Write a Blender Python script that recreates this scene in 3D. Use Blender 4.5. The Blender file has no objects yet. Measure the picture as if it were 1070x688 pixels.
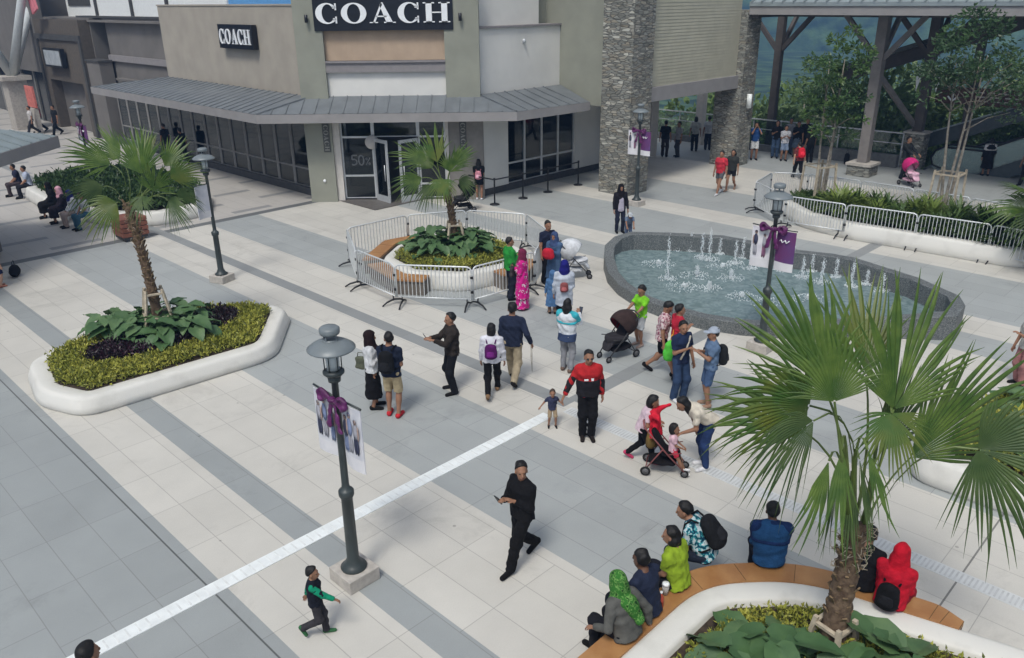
import bpy, bmesh, math, random, time
import numpy as np
from mathutils import Vector, Matrix
T0=time.time()
random.seed(7); RNG=np.random.default_rng(7)
S=bpy.context.scene; COL=S.collection
# ------------------------------------------------------------------ camera model
PW,PH=1070,688
CX,CY=535.,344.
V1=np.array([-391-CX,8-CY]); V2=np.array([1432-CX,-13-CY])
FPX=math.sqrt(-(V1@V2))
d1=np.array([V1[0],V1[1],FPX]); d1/=np.linalg.norm(d1)
d2=np.array([V2[0],V2[1],FPX]); d2/=np.linalg.norm(d2)
dn=np.cross(d2,d1); dn/=np.linalg.norm(dn)
if dn[1]<0: dn=-dn
up=-dn; fw=np.array([0,0,1.]); yw=fw-(fw@up)*up; yw/=np.linalg.norm(yw); xw=np.cross(yw,up)
RC=np.array([xw,yw,up]); CAMH=7.2
UA=(RC@d2)[:2]; VA=np.array([-UA[1],UA[0]])          # plaza grid axes in world xy
ANG=math.atan2(UA[1],UA[0])
def G(x,y,z=0.):
    "ground point (world xy) seen at photo pixel x,y"
    r=RC@np.array([x-CX,y-CY,FPX]); t=(z-CAMH)/r[2]; return (r[0]*t,r[1]*t)
def W(u,v): return (u*UA[0]+v*VA[0], u*UA[1]+v*VA[1])
def UV(x,y): return (x*UA[0]+y*UA[1], x*VA[0]+y*VA[1])
def PUV(x,y,z=0.): return UV(*G(x,y,z))
cd=bpy.data.cameras.new('camera'); cam=bpy.data.objects.new('camera',cd); COL.objects.link(cam)
r_=RC@np.array([1,0,0]); u_=RC@np.array([0,-1,0]); b_=RC@np.array([0,0,-1])
cam.matrix_world=Matrix(((r_[0],u_[0],b_[0],0),(r_[1],u_[1],b_[1],0),(r_[2],u_[2],b_[2],CAMH),(0,0,0,1)))
cd.sensor_width=36; cd.lens=FPX/PW*36; cd.clip_start=.05; cd.clip_end=6000
S.camera=cam
# ------------------------------------------------------------------ light
w=bpy.data.worlds.new('World'); S.world=w; w.use_nodes=True
nt=w.node_tree; sky=nt.nodes.new('ShaderNodeTexSky'); sky.sky_type='NISHITA'; sky.sun_disc=False
SUN_EL=math.radians(58); SUN_AZ=math.radians(200)
sky.sun_elevation=SUN_EL; sky.sun_rotation=SUN_AZ; sky.air_density=1.0; sky.dust_density=4.0; sky.ozone_density=1.5
hs=nt.nodes.new('ShaderNodeHueSaturation'); hs.inputs['Saturation'].default_value=.12; nt.links.new(sky.outputs[0],hs.inputs['Color']); nt.links.new(hs.outputs[0],nt.nodes['Background'].inputs[0]); nt.nodes['Background'].inputs[1].default_value=.085
sl=bpy.data.lights.new('sun','SUN'); sl.energy=1.5; sl.angle=math.radians(14); sl.color=(1,.955,.88)
so=bpy.data.objects.new('sun',sl); COL.objects.link(so)
# Nishita: rotation 0 = +Y, clockwise seen from above
sd=Vector((math.sin(SUN_AZ)*math.cos(SUN_EL),math.cos(SUN_AZ)*math.cos(SUN_EL),math.sin(SUN_EL)))
so.rotation_euler=(-sd).to_track_quat('-Z','Y').to_euler(); so.location=(0,-20,60)
S.view_settings.view_transform='Standard'; S.view_settings.look='None'; S.view_settings.gamma=1
S.view_settings.exposure=0.80
# ------------------------------------------------------------------ materials
MATS={}
def s2l(c): return tuple(((x/255)/12.92 if x/255<=.04045 else ((x/255+.055)/1.055)**2.4) for x in c)
def M(name,col,rough=.8,var=.12,scale=6.,bump=0.,bscale=40.,metal=0.,spec=.4,col2=None,detail=4.,ramp=(.35,.65)):
    "general procedural surface: two tones blended by noise, optional bump"
    if name in MATS: return MATS[name]
    m=bpy.data.materials.new(name); m.use_nodes=True; n=m.node_tree.nodes; l=m.node_tree.links
    b=n['Principled BSDF']; b.inputs['Roughness'].default_value=rough; b.inputs['Metallic'].default_value=metal
    b.inputs['Specular IOR Level'].default_value=spec
    tc=n.new('ShaderNodeTexCoord'); nz=n.new('ShaderNodeTexNoise'); nz.inputs['Scale'].default_value=scale; nz.inputs['Detail'].default_value=detail
    l.new(tc.outputs['Object'],nz.inputs['Vector'])
    cr=n.new('ShaderNodeValToRGB'); cr.color_ramp.elements[0].position=ramp[0]; cr.color_ramp.elements[1].position=ramp[1]
    a=col; c2=col2 if col2 else tuple(min(1,c*(1+var)) for c in col)
    if not col2: a=tuple(c*(1-var) for c in col)
    cr.color_ramp.elements[0].color=(*a,1); cr.color_ramp.elements[1].color=(*c2,1)
    l.new(nz.outputs[0],cr.inputs[0]); l.new(cr.outputs[0],b.inputs['Base Color'])
    if bump:
        n2=n.new('ShaderNodeTexNoise'); n2.inputs['Scale'].default_value=bscale; n2.inputs['Detail'].default_value=5
        l.new(tc.outputs['Object'],n2.inputs['Vector'])
        bp=n.new('ShaderNodeBump'); bp.inputs['Strength'].default_value=bump; bp.inputs['Distance'].default_value=.02
        l.new(n2.outputs[0],bp.inputs['Height']); l.new(bp.outputs[0],b.inputs['Normal'])
    MATS[name]=m; return m
def cloth(col,name=None):
    return M(name or 'fabric_%d_%d_%d'%tuple(int(c*999) for c in col),col,rough=.9,var=.16,scale=9,bump=.5,bscale=40,spec=.2)
def cl(r,g,b): return cloth(tuple(.74*c for c in s2l((r,g,b))))
def leafmat(name,col,col2,rough=.45,trans=.25,scale=3.):
    m=M(name,col,rough=rough,col2=col2,scale=scale,spec=.45)
    n=m.node_tree.nodes; l=m.node_tree.links; b=n['Principled BSDF']
    if trans:
        tr=n.new('ShaderNodeBsdfTranslucent'); mx=n.new('ShaderNodeMixShader'); mx.inputs[0].default_value=trans
        cr=[x for x in n if x.type=='VALTORGB'][0]; l.new(cr.outputs[0],tr.inputs[0])
        out=n['Material Output']; l.new(b.outputs[0],mx.inputs[1]); l.new(tr.outputs[0],mx.inputs[2]); l.new(mx.outputs[0],out.inputs[0])
    return m
# ------------------------------------------------------------------ object helpers
def tag(o,label=None,cat=None,group=None,kind=None):
    if label: o['label']=label
    if cat: o['category']=cat
    if group: o['group']=group
    if kind: o['kind']=kind
    return o
def thing(name,label,cat,loc=(0,0,0),rot=0.,group=None):
    o=bpy.data.objects.new(name,None); COL.objects.link(o); o.location=loc; o.rotation_euler=(0,0,rot)
    o.empty_display_size=.3
    return tag(o,label,cat,group)
def link(name,me,parent=None):
    o=bpy.data.objects.new(name,me); COL.objects.link(o)
    if parent: o.parent=parent
    return o
def np_mesh(name,V,F,mat,parent=None,smooth=True,mi=None):
    "mesh from numpy verts and equal-sided faces"
    V=np.asarray(V,dtype=np.float32); F=np.asarray(F,dtype=np.int32); k=F.shape[1]
    me=bpy.data.meshes.new(name); me.vertices.add(len(V)); me.vertices.foreach_set('co',V.ravel())
    me.loops.add(F.size); me.loops.foreach_set('vertex_index',F.ravel())
    me.polygons.add(len(F)); me.polygons.foreach_set('loop_start',np.arange(0,F.size,k,dtype=np.int32))
    me.polygons.foreach_set('loop_total',np.full(len(F),k,dtype=np.int32))
    for m in (mat if isinstance(mat,(list,tuple)) else [mat]): me.materials.append(m)
    if mi is not None: me.polygons.foreach_set('material_index',np.asarray(mi,dtype=np.int32))
    me.polygons.foreach_set('use_smooth',np.full(len(F),smooth))
    me.update(calc_edges=True)
    return link(name,me,parent)
class MB:
    "collects shapes, builds ONE mesh object"
    def __init__(s): s.v=[]; s.f=[]; s.m=[]; s.sm=[]
    def add(s,vs,fs,mi=0,sm=False):
        o=len(s.v); s.v+= [tuple(p) for p in vs]
        for f in fs: s.f.append([i+o for i in f]); s.m.append(mi); s.sm.append(sm)
        return s
    def box(s,x0,x1,y0,y1,z0,z1,mi=0,rot=0.,piv=None):
        vs=[(x,y,z) for z in (z0,z1) for x,y in ((x0,y0),(x1,y0),(x1,y1),(x0,y1))]
        if rot:
            px,py=piv if piv else ((x0+x1)/2,(y0+y1)/2); c,sn=math.cos(rot),math.sin(rot)
            vs=[(px+(x-px)*c-(y-py)*sn,py+(x-px)*sn+(y-py)*c,z) for x,y,z in vs]
        return s.add(vs,[(3,2,1,0),(4,5,6,7),(0,1,5,4),(1,2,6,5),(2,3,7,6),(3,0,4,7)],mi)
    def prism(s,poly,z0,z1,mi=0):
        n=len(poly); z0=z0 if hasattr(z0,'__len__') else [z0]*n; z1=z1 if hasattr(z1,'__len__') else [z1]*n
        vs=[(p[0],p[1],z0[i]) for i,p in enumerate(poly)]+[(p[0],p[1],z1[i]) for i,p in enumerate(poly)]
        return s.add(vs,[tuple(range(n-1,-1,-1)),tuple(range(n,2*n))]+[(i,(i+1)%n,n+(i+1)%n,n+i) for i in range(n)],mi)
    def ring(s,outer,inner,z0,z1,mi=0,sm=False):
        "curb: outer and inner outlines with same vertex count"
        n=len(outer); a=lambda q:q if hasattr(q,'__len__') else [q]*n; z0=a(z0); z1=a(z1)
        vs=[(p[0],p[1],z0[i]) for i,p in enumerate(outer)]+[(p[0],p[1],z1[i]) for i,p in enumerate(outer)]+[(p[0],p[1],z1[i]) for i,p in enumerate(inner)]+[(p[0],p[1],z0[i]) for i,p in enumerate(inner)]
        fs=[]
        for i in range(n):
            j=(i+1)%n
            for k in range(3): fs.append((k*n+i,k*n+j,(k+1)*n+j,(k+1)*n+i))
            fs.append((3*n+i,3*n+j,j,i))
        return s.add(vs,fs,mi,sm)
    def bar(s,a,b,w,h=None,mi=0,upv=(0,0,1)):
        "rectangular beam from a to b, w wide, h high"
        h=h or w; a=Vector(a); b=Vector(b); d=(b-a).normalized(); upv=Vector(upv)
        if abs(d.dot(upv))>.98: upv=Vector((1,0,0)) if abs(d.z)>.9 else Vector((0,0,1))
        x=d.cross(upv).normalized(); y=x.cross(d).normalized()
        vs=[p+x*sx*w/2+y*sy*h/2 for p in (a,b) for sx,sy in ((-1,-1),(1,-1),(1,1),(-1,1))]
        return s.add(vs,[(3,2,1,0),(4,5,6,7),(0,1,5,4),(1,2,6,5),(2,3,7,6),(3,0,4,7)],mi)
    def tube(s,pts,r,n=8,mi=0,caps=True,closed=False):
        pts=[Vector(p) for p in pts]; m=len(pts); rs=r if hasattr(r,'__len__') else [r]*m
        rings=[]; prev=None
        for i,p in enumerate(pts):
            if closed: t=(pts[(i+1)%m]-pts[i-1])
            else: t=pts[min(i+1,m-1)]-pts[max(i-1,0)]
            t.normalize()
            x=prev-t*prev.dot(t) if prev is not None else None
            if x is None or x.length<1e-4: x=t.orthogonal()
            x.normalize(); prev=x; y=t.cross(x)
            rings.append([p+(x*math.cos(2*math.pi*k/n)+y*math.sin(2*math.pi*k/n))*rs[i] for k in range(n)])
        vs=[q for rg in rings for q in rg]; fs=[]
        for i in range(m if closed else m-1):
            for k in range(n): a=i*n; b=((i+1)%m)*n; fs.append((a+k,a+(k+1)%n,b+(k+1)%n,b+k))
        if caps and not closed: fs+= [tuple(range(n-1,-1,-1)),tuple(range((m-1)*n,m*n))]
        return s.add(vs,fs,mi,True)
    def lathe(s,prof,n=20,c=(0,0,0),mi=0):
        vs=[(c[0]+r*math.cos(2*math.pi*k/n),c[1]+r*math.sin(2*math.pi*k/n),c[2]+z) for r,z in prof for k in range(n)]
        fs=[(i*n+k,i*n+(k+1)%n,(i+1)*n+(k+1)%n,(i+1)*n+k) for i in range(len(prof)-1) for k in range(n)]
        fs+=[tuple(range(n-1,-1,-1)),tuple(range((len(prof)-1)*n,len(prof)*n))]
        return s.add(vs,fs,mi,True)
    def ell(s,c,r,n=12,mi=0):
        prof=[(math.sin(math.pi*(i+.02)/(n+.04)),-math.cos(math.pi*(i+.02)/(n+.04))) for i in range(n+1)]
        o=len(s.v); s.lathe(prof,n,mi=mi)
        for i in range(o,len(s.v)): x,y,z=s.v[i]; s.v[i]=(c[0]+x*r[0],c[1]+y*r[1],c[2]+z*r[2])
        return s
    def build(s,name,mats,parent=None,off=(0,0,0),bevel=0.,fix=True,rot=None):
        me=bpy.data.meshes.new(name)
        vs=[(x-off[0],y-off[1],z-off[2]) for x,y,z in s.v]
        me.from_pydata(vs,[],s.f)
        for m in (mats if isinstance(mats,(list,tuple)) else [mats]): me.materials.append(m)
        me.polygons.foreach_set('material_index',s.m); me.polygons.foreach_set('use_smooth',s.sm)
        if fix or bevel:
            bm=bmesh.new(); bm.from_mesh(me)
            if fix: bmesh.ops.recalc_face_normals(bm,faces=bm.faces)
            if bevel:
                es=[e for e in bm.edges if len(e.link_faces)==2 and e.calc_face_angle(0)>.5]
                bmesh.ops.bevel(bm,geom=es,offset=bevel,segments=2,affect='EDGES',profile=.5,clamp_overlap=True)
            bm.to_mesh(me); bm.free()
        me.update()
        return link(name,me,parent)
def copy_tree(o,parent=None):
    c=o.copy(); COL.objects.link(c); c.parent=parent
    for ch in list(o.children): copy_tree(ch,c)
    return c
def rounded(poly,rad,n=5):
    "polygon with rounded corners; rad number or list"
    out=[]; m=len(poly); rad=rad if hasattr(rad,'__len__') else [rad]*m
    for i in range(m):
        p=Vector(poly[i]).to_2d(); a=Vector(poly[i-1]).to_2d(); b=Vector(poly[(i+1)%m]).to_2d()
        da=(a-p).normalized(); db=(b-p).normalized(); r=rad[i]
        for k in range(n+1):
            t=k/n; q=p+da*r*(1-t)**2+db*r*t**2
            out.append((q.x,q.y))
    return out
def inset(poly,d):
    "move every edge of a ccw polygon inwards by d"
    n=len(poly); out=[]
    for i in range(n):
        p=Vector(poly[i]); a=Vector(poly[i-1]); b=Vector(poly[(i+1)%n])
        e1=(p-a).normalized(); e2=(b-p).normalized(); n1=Vector((-e1.y,e1.x)); n2=Vector((-e2.y,e2.x))
        k=n1+n2; k=k/max(.25,k.dot(k)/2) if k.length>1e-6 else n1
        out.append((p.x+k.x*d,p.y+k.y*d))
    return out
def ccw(poly):
    a=sum(poly[i-1][0]*poly[i][1]-poly[i][0]*poly[i-1][1] for i in range(len(poly)))
    return poly if a>0 else poly[::-1]
# ------------------------------------------------------------------ people: one smooth implicit surface per body and per garment
def rc(a,b,r1,r2,k=.03,wide=1.,lat=(0,1,0),clip=()): return dict(t='c',a=np.array(a,float),b=np.array(b,float),r=(r1,r2),k=k,w=wide,lat=np.array(lat,float),clip=clip)
def el(c,r,k=.02,R=None,neg=False,clip=()): return dict(t='e',c=np.array(c,float),r=np.array(r,float),k=k,R=R,neg=neg,clip=clip)
def _dist(p,P):
    if p['t']=='c':
        a,b=p['a'],p['b']; r1,r2=p['r']; d=b-a; L2=max(1e-9,d@d)
        Q=P-a
        t=np.clip((Q@d)/L2,0,1); X=Q-t[...,None]*d
        if p['w']!=1.:
            lat=p['lat']; c=X@lat; X=X+c[...,None]*lat*(1/p['w']-1)
        return np.sqrt((X*X).sum(-1))-(r1+(r2-r1)*t)
    X=P-p['c']
    if p['R'] is not None: X=X@p['R']
    k0=np.sqrt(((X/p['r'])**2).sum(-1)); k1=np.sqrt(((X/p['r']**2)**2).sum(-1))
    return k0*(k0-1)/np.maximum(k1,1e-9)
def _bb(p):
    if p['t']=='c':
        m=max(p['r'])*max(1,p['w'])+p['k']+.02
        return np.minimum(p['a'],p['b'])-m, np.maximum(p['a'],p['b'])+m
    m=p['r'].max()+p['k']+.02
    return p['c']-m,p['c']+m
def surface(prims,cell,noise=0.,seed=0):
    pos=[p for p in prims if not p.get('neg')]
    bbs=[_bb(p) for p in pos]
    lo=np.min([b[0] for b in bbs],0); hi=np.max([b[1] for b in bbs],0)
    n=np.ceil((hi-lo)/cell).astype(int)+2
    D=np.full(n,.5,np.float32)
    ax=[lo[i]+cell*np.arange(n[i]) for i in range(3)]
    rg=np.random.default_rng(seed)
    for p in prims:
        b0,b1=_bb(p); i0=np.clip(((b0-lo)/cell).astype(int)-1,0,n); i1=np.clip(((b1-lo)/cell).astype(int)+2,0,n)
        if (i1<=i0).any(): continue
        sl=tuple(slice(i0[i],i1[i]) for i in range(3))
        P=np.stack(np.meshgrid(*[ax[i][sl[i]] for i in range(3)],indexing='ij'),-1)
        d=_dist(p,P)
        for q,nn in p['clip']: d=np.maximum(d,(P-np.array(q))@np.array(nn))
        if p.get('neg'): D[sl]=np.maximum(D[sl],-d); continue
        A=D[sl]; k=p['k']
        h=np.maximum(k-np.abs(A-d),0)/k
        D[sl]=np.minimum(A,d)-h*h*k*.25
    if noise:
        P=np.stack(np.meshgrid(*ax,indexing='ij'),-1)
        ns=np.zeros(n)
        for i in range(4):
            kv=rg.normal(size=3); kv*=rg.uniform(28,75)/np.linalg.norm(kv)
            ns+=np.sin(P@kv+rg.uniform(0,6))
        D=D+noise*ns*(np.abs(D)<.05)
    D[0]=.5;D[-1]=.5;D[:,0]=.5;D[:,-1]=.5;D[:,:,0]=.5;D[:,:,-1]=.5
    # surface nets
    s=D<0
    m=n-1
    cnt=np.zeros(m,int)
    C=[s[i:m[0]+i,j:m[1]+j,k:m[2]+k] for i in (0,1) for j in (0,1) for k in (0,1)]
    cnt=sum(c.astype(np.int8) for c in C)
    act=(cnt>0)&(cnt<8)
    idx=np.full(m,-1,np.int64); I=np.argwhere(act); idx[act]=np.arange(len(I))
    acc=np.zeros((len(I),3)); num=np.zeros(len(I))
    cor=[(i,j,k) for i in (0,1) for j in (0,1) for k in (0,1)]
    val={c:D[I[:,0]+c[0],I[:,1]+c[1],I[:,2]+c[2]] for c in cor}
    for c in cor:
        for a in range(3):
            if c[a]==0:
                e=list(c); e[a]=1; e=tuple(e); x=val[c]; y=val[e]; cr=(x<0)!=(y<0)
                t=np.where(cr,x/np.where(cr,x-y,1),0)
                q=np.tile(np.array(c,float),(len(I),1)); q[:,a]=t
                acc+=q*cr[:,None]; num+=cr
    V=lo+cell*(I+acc/np.maximum(num,1)[:,None])
    F=[]
    for a in range(3):
        b,c=(a+1)%3,(a+2)%3
        s0=[slice(1,m[0]),slice(1,m[1]),slice(1,m[2])]
        s1=list(s0); s0[a]=slice(0,m[a]); s1[a]=slice(1,m[a]+1)
        x=s[tuple(s0)]; y=s[tuple(s1)]
        J=np.argwhere(x!=y)
        off=np.array([1,1,1]); off[a]=0; J2=J+off
        fl=x[tuple(J.T)]
        def g(db,dc):
            K=J2.copy(); K[:,b]-=db; K[:,c]-=dc; return idx[tuple(K.T)]
        q=np.stack([g(1,1),g(0,1),g(0,0),g(1,0)],1)
        q[~fl]=q[~fl][:,::-1]
        F.append(q)
    F=np.concatenate(F); F=F[(F>=0).all(1)]
    return V,F
def ik(a,t,l1,l2,pole):
    a=np.array(a,float); t=np.array(t,float); d=t-a; L=np.linalg.norm(d)
    if L>(l1+l2)*.995: t=a+d/L*(l1+l2)*.995; d=t-a; L=np.linalg.norm(d)
    x=(l1*l1-l2*l2+L*L)/(2*L); h=math.sqrt(max(0,l1*l1-x*x)); dn_=d/L
    pole=np.array(pole,float); pl=pole-dn_*(pole@dn_); pl/=max(1e-6,np.linalg.norm(pl))
    return a+dn_*x+pl*h, t
def roty(p,c,a):
    p=np.array(p,float)-c; ca,sa=math.cos(a),math.sin(a)
    return np.array([p[0]*ca+p[2]*sa,p[1],-p[0]*sa+p[2]*ca])+c
SKIN={'d':(.11,.052,.03),'m':(.27,.14,.085),'l':(.42,.25,.17)}
EYE=None
def person(label,loc,h=1.68,face=0.,feet='stand',hands=('down','down'),lean=0.,yaw=0.,pitch=0.,skin='m',
           top=('tee',(40,40,40)),bottom=('pants',(20,20,22)),shoes=(25,25,25),hair='short',haircol=(14,12,11),scarf=None,
           seat=None,kid=0,cell=.011,group='people in the plaza',extra=None,beard=False,slim=1.,z0=0.,topmat=None,eyes=True,sockless=True):
    root=thing('person',label,'person',(loc[0],loc[1],z0),math.radians(face),group)
    hs={0:1.,1:1.18,2:1.4}[kid]; s=h/(1.70+(hs-1)*.2)
    rg=random.Random(label)
    # joints
    f=feet if isinstance(feet,dict) else {
      'stand':dict(l=(.03,.10,0),r=(-.03,-.10,0),pz=.95),
      'wide':dict(l=(.02,.15,0),r=(-.02,-.15,0),pz=.94),
      'close':dict(l=(.02,.075,0),r=(-.01,-.075,0),pz=.955),
      'walk':dict(l=(.30,.07,0),r=(-.32,-.07,.09),pz=.915,rp=.6),
      'walkr':dict(r=(.30,-.07,0),l=(-.30,.07,.09),pz=.915,lp=.6),
      'run':dict(l=(.14,.07,.0),r=(-.30,-.06,.20),pz=.955,rp=1.0),
      'sit':dict(l=(.42,.11,0),r=(.40,-.11,0),pz=.55),
      'crouch':dict(l=(.12,.12,0),r=(-.1,-.12,.03),pz=.45)}[feet]
    pz=f['pz']
    if seat is not None: pz=seat/s+.10
    pel=np.array([0,0,pz]); c0=pel.copy(); la=lean
    up_=lambda x,y,z: roty((x,y,pz+z),c0,la)
    waist=up_(0,0,.13); chest=up_(.0,0,.34); neck=up_(-.012,0,.475); sw=.172*slim+.003
    sh={1:up_(-.01,sw,.405),-1:up_(-.01,-sw,.405)}
    hp=up_(.012,0,.475+.085+.055*hs); tax=up_(0,0,1)-up_(0,0,0)
    # head frame
    ha=la*.35+pitch; cy_,sy_=math.cos(yaw),math.sin(yaw)
    Rh=np.array([[cy_*math.cos(ha),-sy_,cy_*math.sin(ha)],[sy_*math.cos(ha),cy_,sy_*math.sin(ha)],[-math.sin(ha),0,math.cos(ha)]])
    H=lambda x,y,z: hp+Rh@(np.array([x,y,z])*hs)
    hr=lambda a,b,c: np.array([a,b,c])*hs
    hip={1:roty((0,.088,pz-.04),c0,0),-1:roty((0,-.088,pz-.04),c0,0)}
    legs={}; 
    for sd,key in ((1,'l'),(-1,'r')):
        ft=np.array(f[key],float); ank=ft+np.array([0,0,.075])
        kn,an=ik(hip[sd],ank,.435,.415,(1,.12*sd,.05 if feet!='sit' else 1.))
        legs[sd]=(hip[sd],kn,an,f.get(key+'p',0.))
    HP={'down':(.04,.27,-.17),'relax':(.10,.25,-.14),'phone':(.30,.05,.27),'chest':(.20,.06,.24),'fold':(.17,-.06,.18),'pocket':(.05,.21,-.03),
        'push':(.42,.17,.08),'swingf':(.26,.22,-.08),'swingb':(-.22,.24,-.1),'lap':(.30,.08,.02),'knee':(.36,.13,.04),'reach':(.5,.12,.1),'out':(.1,.5,.25),'face':(.2,.1,.5),'hipb':(-.05,.25,.02),'side':(.0,.36,-.05)}
    arms={}
    for sd,key in ((1,hands[0]),(-1,hands[1])):
        if isinstance(key,str):
            q=HP[key]; base=up_ if la<.6 else (lambda x,y,z: np.array([x,y,pz+z])+ (sh[1]+sh[-1])/2-np.array([0,0,pz+.435]))
            t=base(q[0],q[1]*sd,q[2])
        else: t=np.array(key,float)
        pole=(-.55,.45*sd,-.75)
        e_,w_=ik(sh[sd],t,.285,.25,pole); arms[sd]=(sh[sd],e_,w_)
    B=[]
    # body
    B+=[rc(pel+np.array([0,0,-.03]),waist,.105,.098*slim,.05,1.42),rc(waist,chest,.098*slim,.112*slim,.05,1.42),rc(chest,up_(-.005,0,.41),.108*slim,.062,.05,1.5),
        rc(sh[1],up_(-.012,0,.46),.045,.05,.05),rc(sh[-1],up_(-.012,0,.46),.045,.05,.05),rc(neck-tax*.02,hp-Rh@np.array([.01,0,.05]),.054,.05,.03)]
    Rm=Rh
    B+=[el(H(-.012,0,.03),hr(.098,.078,.098),.02,Rm),el(H(.026,0,-.045),hr(.066,.058,.082),.03,Rm),
        rc(H(.086,0,.012),H(.106,0,-.028),.011*hs,.017*hs,.014),rc(H(.078,.03,.025),H(.078,-.03,.025),.016*hs,.016*hs,.02),
        el(H(.084,0,-.066),hr(.014,.026,.012),.012,Rm)]
    for sd in (1,-1): B+=[el(H(-.004,.079*sd,-.012),hr(.02,.012,.033),.008,Rm)]
    fin=max(.0085,cell*.8)
    for sd in (1,-1):
        a,e_,w_=arms[sd]; B+=[rc(a,e_,.052,.040,.04),rc(e_,w_,.040,.027,.02)]
        d=(w_-e_)/np.linalg.norm(w_-e_); lat=np.cross(d,np.array([0,0,1.])); 
        if np.linalg.norm(lat)<.2: lat=np.array([1.,0,0])-d*d[0]
        lat/=np.linalg.norm(lat)
        if abs(d[2])>.75: lat=np.array([1.,0,0])-d*d[0]; lat/=np.linalg.norm(lat)
        nrm=np.cross(d,lat); 
        if nrm@np.array([0,-sd,-.3])<0: nrm=-nrm
        pe=w_+d*.085; B.append(rc(w_+d*.015,pe,.030,.032,.015,.62,nrm))
        for i,(o,ln) in enumerate(((-.031,.062),(-.0105,.074),(.0105,.07),(.031,.054))):
            b0=pe+lat*o; m_=b0+d*ln*.55+nrm*.008; tp=m_+d*ln*.35+nrm*.028
            B+=[rc(b0-d*.01,m_,fin*1.06,fin,.004),rc(m_,tp,fin,fin*.85,.004)]
        b0=w_+d*.03-lat*.026; m_=b0+d*.03-lat*.024+nrm*.01
        B+=[rc(b0,m_,fin*1.25,fin*1.1,.008),rc(m_,m_+d*.03+nrm*.01,fin*1.1,fin*.9,.004)]
    SH={}
    for sd in (1,-1):
        a,k_,n_,fp=legs[sd]; B+=[rc(a,k_,.085*slim,.053,.03),rc(k_,n_,.052,.037,.015)]+([el(k_*.72+n_*.28+np.array([-.012,0,0]),(.045,.046,.1),.05)] if bottom[0] in('shorts','kneeshorts','skirt') else [])
        ca,sa=math.cos(fp),math.sin(fp); fd=np.array([ca,.12*sd,-sa]); fd/=np.linalg.norm(fd); fu=np.array([sa,0,ca])
        hl=n_-fu*.035-fd*.035; toe=n_-fu*.048+fd*.155
        B.append(rc(hl,toe,.036,.026,.03)); SH[sd]=(hl,toe,fd,fu)
    body=surface([dict(p) for p in B],cell)
    def put(nm,vf,mat): 
        o=np_mesh(nm,vf[0]*s,vf[1],mat,root); return o
    put('body',body,M('skin_'+skin,SKIN[skin],rough=.55,var=.06,scale=8,spec=.35))
    sd0=hash(label)%1000 if False else sum(map(ord,label))%9973
    cc=cell*1.05
    # ---- bottoms
    bk=bottom[0]; bm_=cl(*bottom[1]) if not isinstance(bottom[1],bpy.types.Material) else bottom[1]
    if bk in('pants','slim','shorts','kneeshorts'):
        fr={'pants':1.,'slim':1.,'shorts':-.62,'kneeshorts':-.93}[bk]; P_=[rc(pel+np.array([0,0,-.05]),waist-tax*.02,.114,.106*slim,.04,1.40,clip=[(waist-tax*.02,tax)])]
        for sd in (1,-1):
            a,k_,n_,fp=legs[sd]; d=(k_-a)/np.linalg.norm(k_-a); d2_=(n_-k_)/np.linalg.norm(n_-k_)
            if fr<0:
                q=a+d*.435*(-fr); P_.append(rc(a,q+d*.06,.091*slim,.086,.04,clip=[(q,d)]))
            else:
                w1=.080 if bk=='pants' else .074; w2=.070 if bk=='pants' else .055; q=n_-d2_*.0
                P_+=[el(k_,(w1+.006,)*3,.04),rc(a,k_,.099*slim,w1,.04),rc(k_,n_+d2_*.05,w1,w2,.03,clip=[(q+d2_*.02,d2_)])]
        put({'pants':'trousers','slim':'trousers','shorts':'shorts','kneeshorts':'shorts'}[bk],surface(P_,cc,.0026,sd0+1),bm_)
    elif bk=='skirt':
        z=bottom[2]; ft=(legs[1][2]+legs[-1][2])/2; kk=(legs[1][1]+legs[-1][1])/2
        tgt=kk if seat is not None else None
        if tgt is not None: P_=[rc(pel,kk,.15,.15,.05,1.3),rc(kk,ft+np.array([0,0,z]),.14,.17,.05,1.3,clip=[(ft+np.array([0,0,z]),(0,0,-1))])]
        else: P_=[rc(pel+np.array([0,0,.06]),np.array([0,0,z-.1]),.118,.19,.03,1.25,clip=[(np.array([0,0,z]),(0,0,-1))])]
        put('skirt',surface(P_,cc,.003,sd0+1),bm_)
    # ---- tops
    tk=top[0]; tm=topmat or (cl(*top[1]) if not isinstance(top[1],bpy.types.Material) else top[1])
    if tk:
        long=tk in('long','jacket','tunic','dress'); o=.020 if tk in('tee','vest') else .027
        hem={'tee':-.10,'long':-.10,'jacket':-.09,'tunic':-.34,'dress':-.6,'vest':-.1}[tk]
        hz=pel+tax*(hem if la<.6 and seat is None else max(hem,-.09))
        T=[]
        if tk in('tunic','dress') and seat is None:
            T.append(rc(pel+tax*.05,np.array([hz[0]*.4,0,pz+hem-.1]),.118+o,.155 if tk=='tunic' else .2,.05,1.36,clip=[(np.array([0,0,pz+hem]),(0,0,-1))]))
        else: T.append(rc(hz-tax*.06,waist,.118+o,.103*slim+o,.05,1.42,clip=[(hz,-tax)]))
        T+=[rc(waist,chest,.101*slim+o,.116*slim+o,.05,1.42),rc(chest,up_(-.005,0,.41),.110*slim+o,.060+o*.6,.05,1.52,clip=[(neck+tax*.02,tax)])]+[rc(sh[q],up_(-.012,0,.455),.046+o*.6,.052+o*.4,.04,clip=[(neck+tax*.025,tax)]) for q in (1,-1)]
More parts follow.
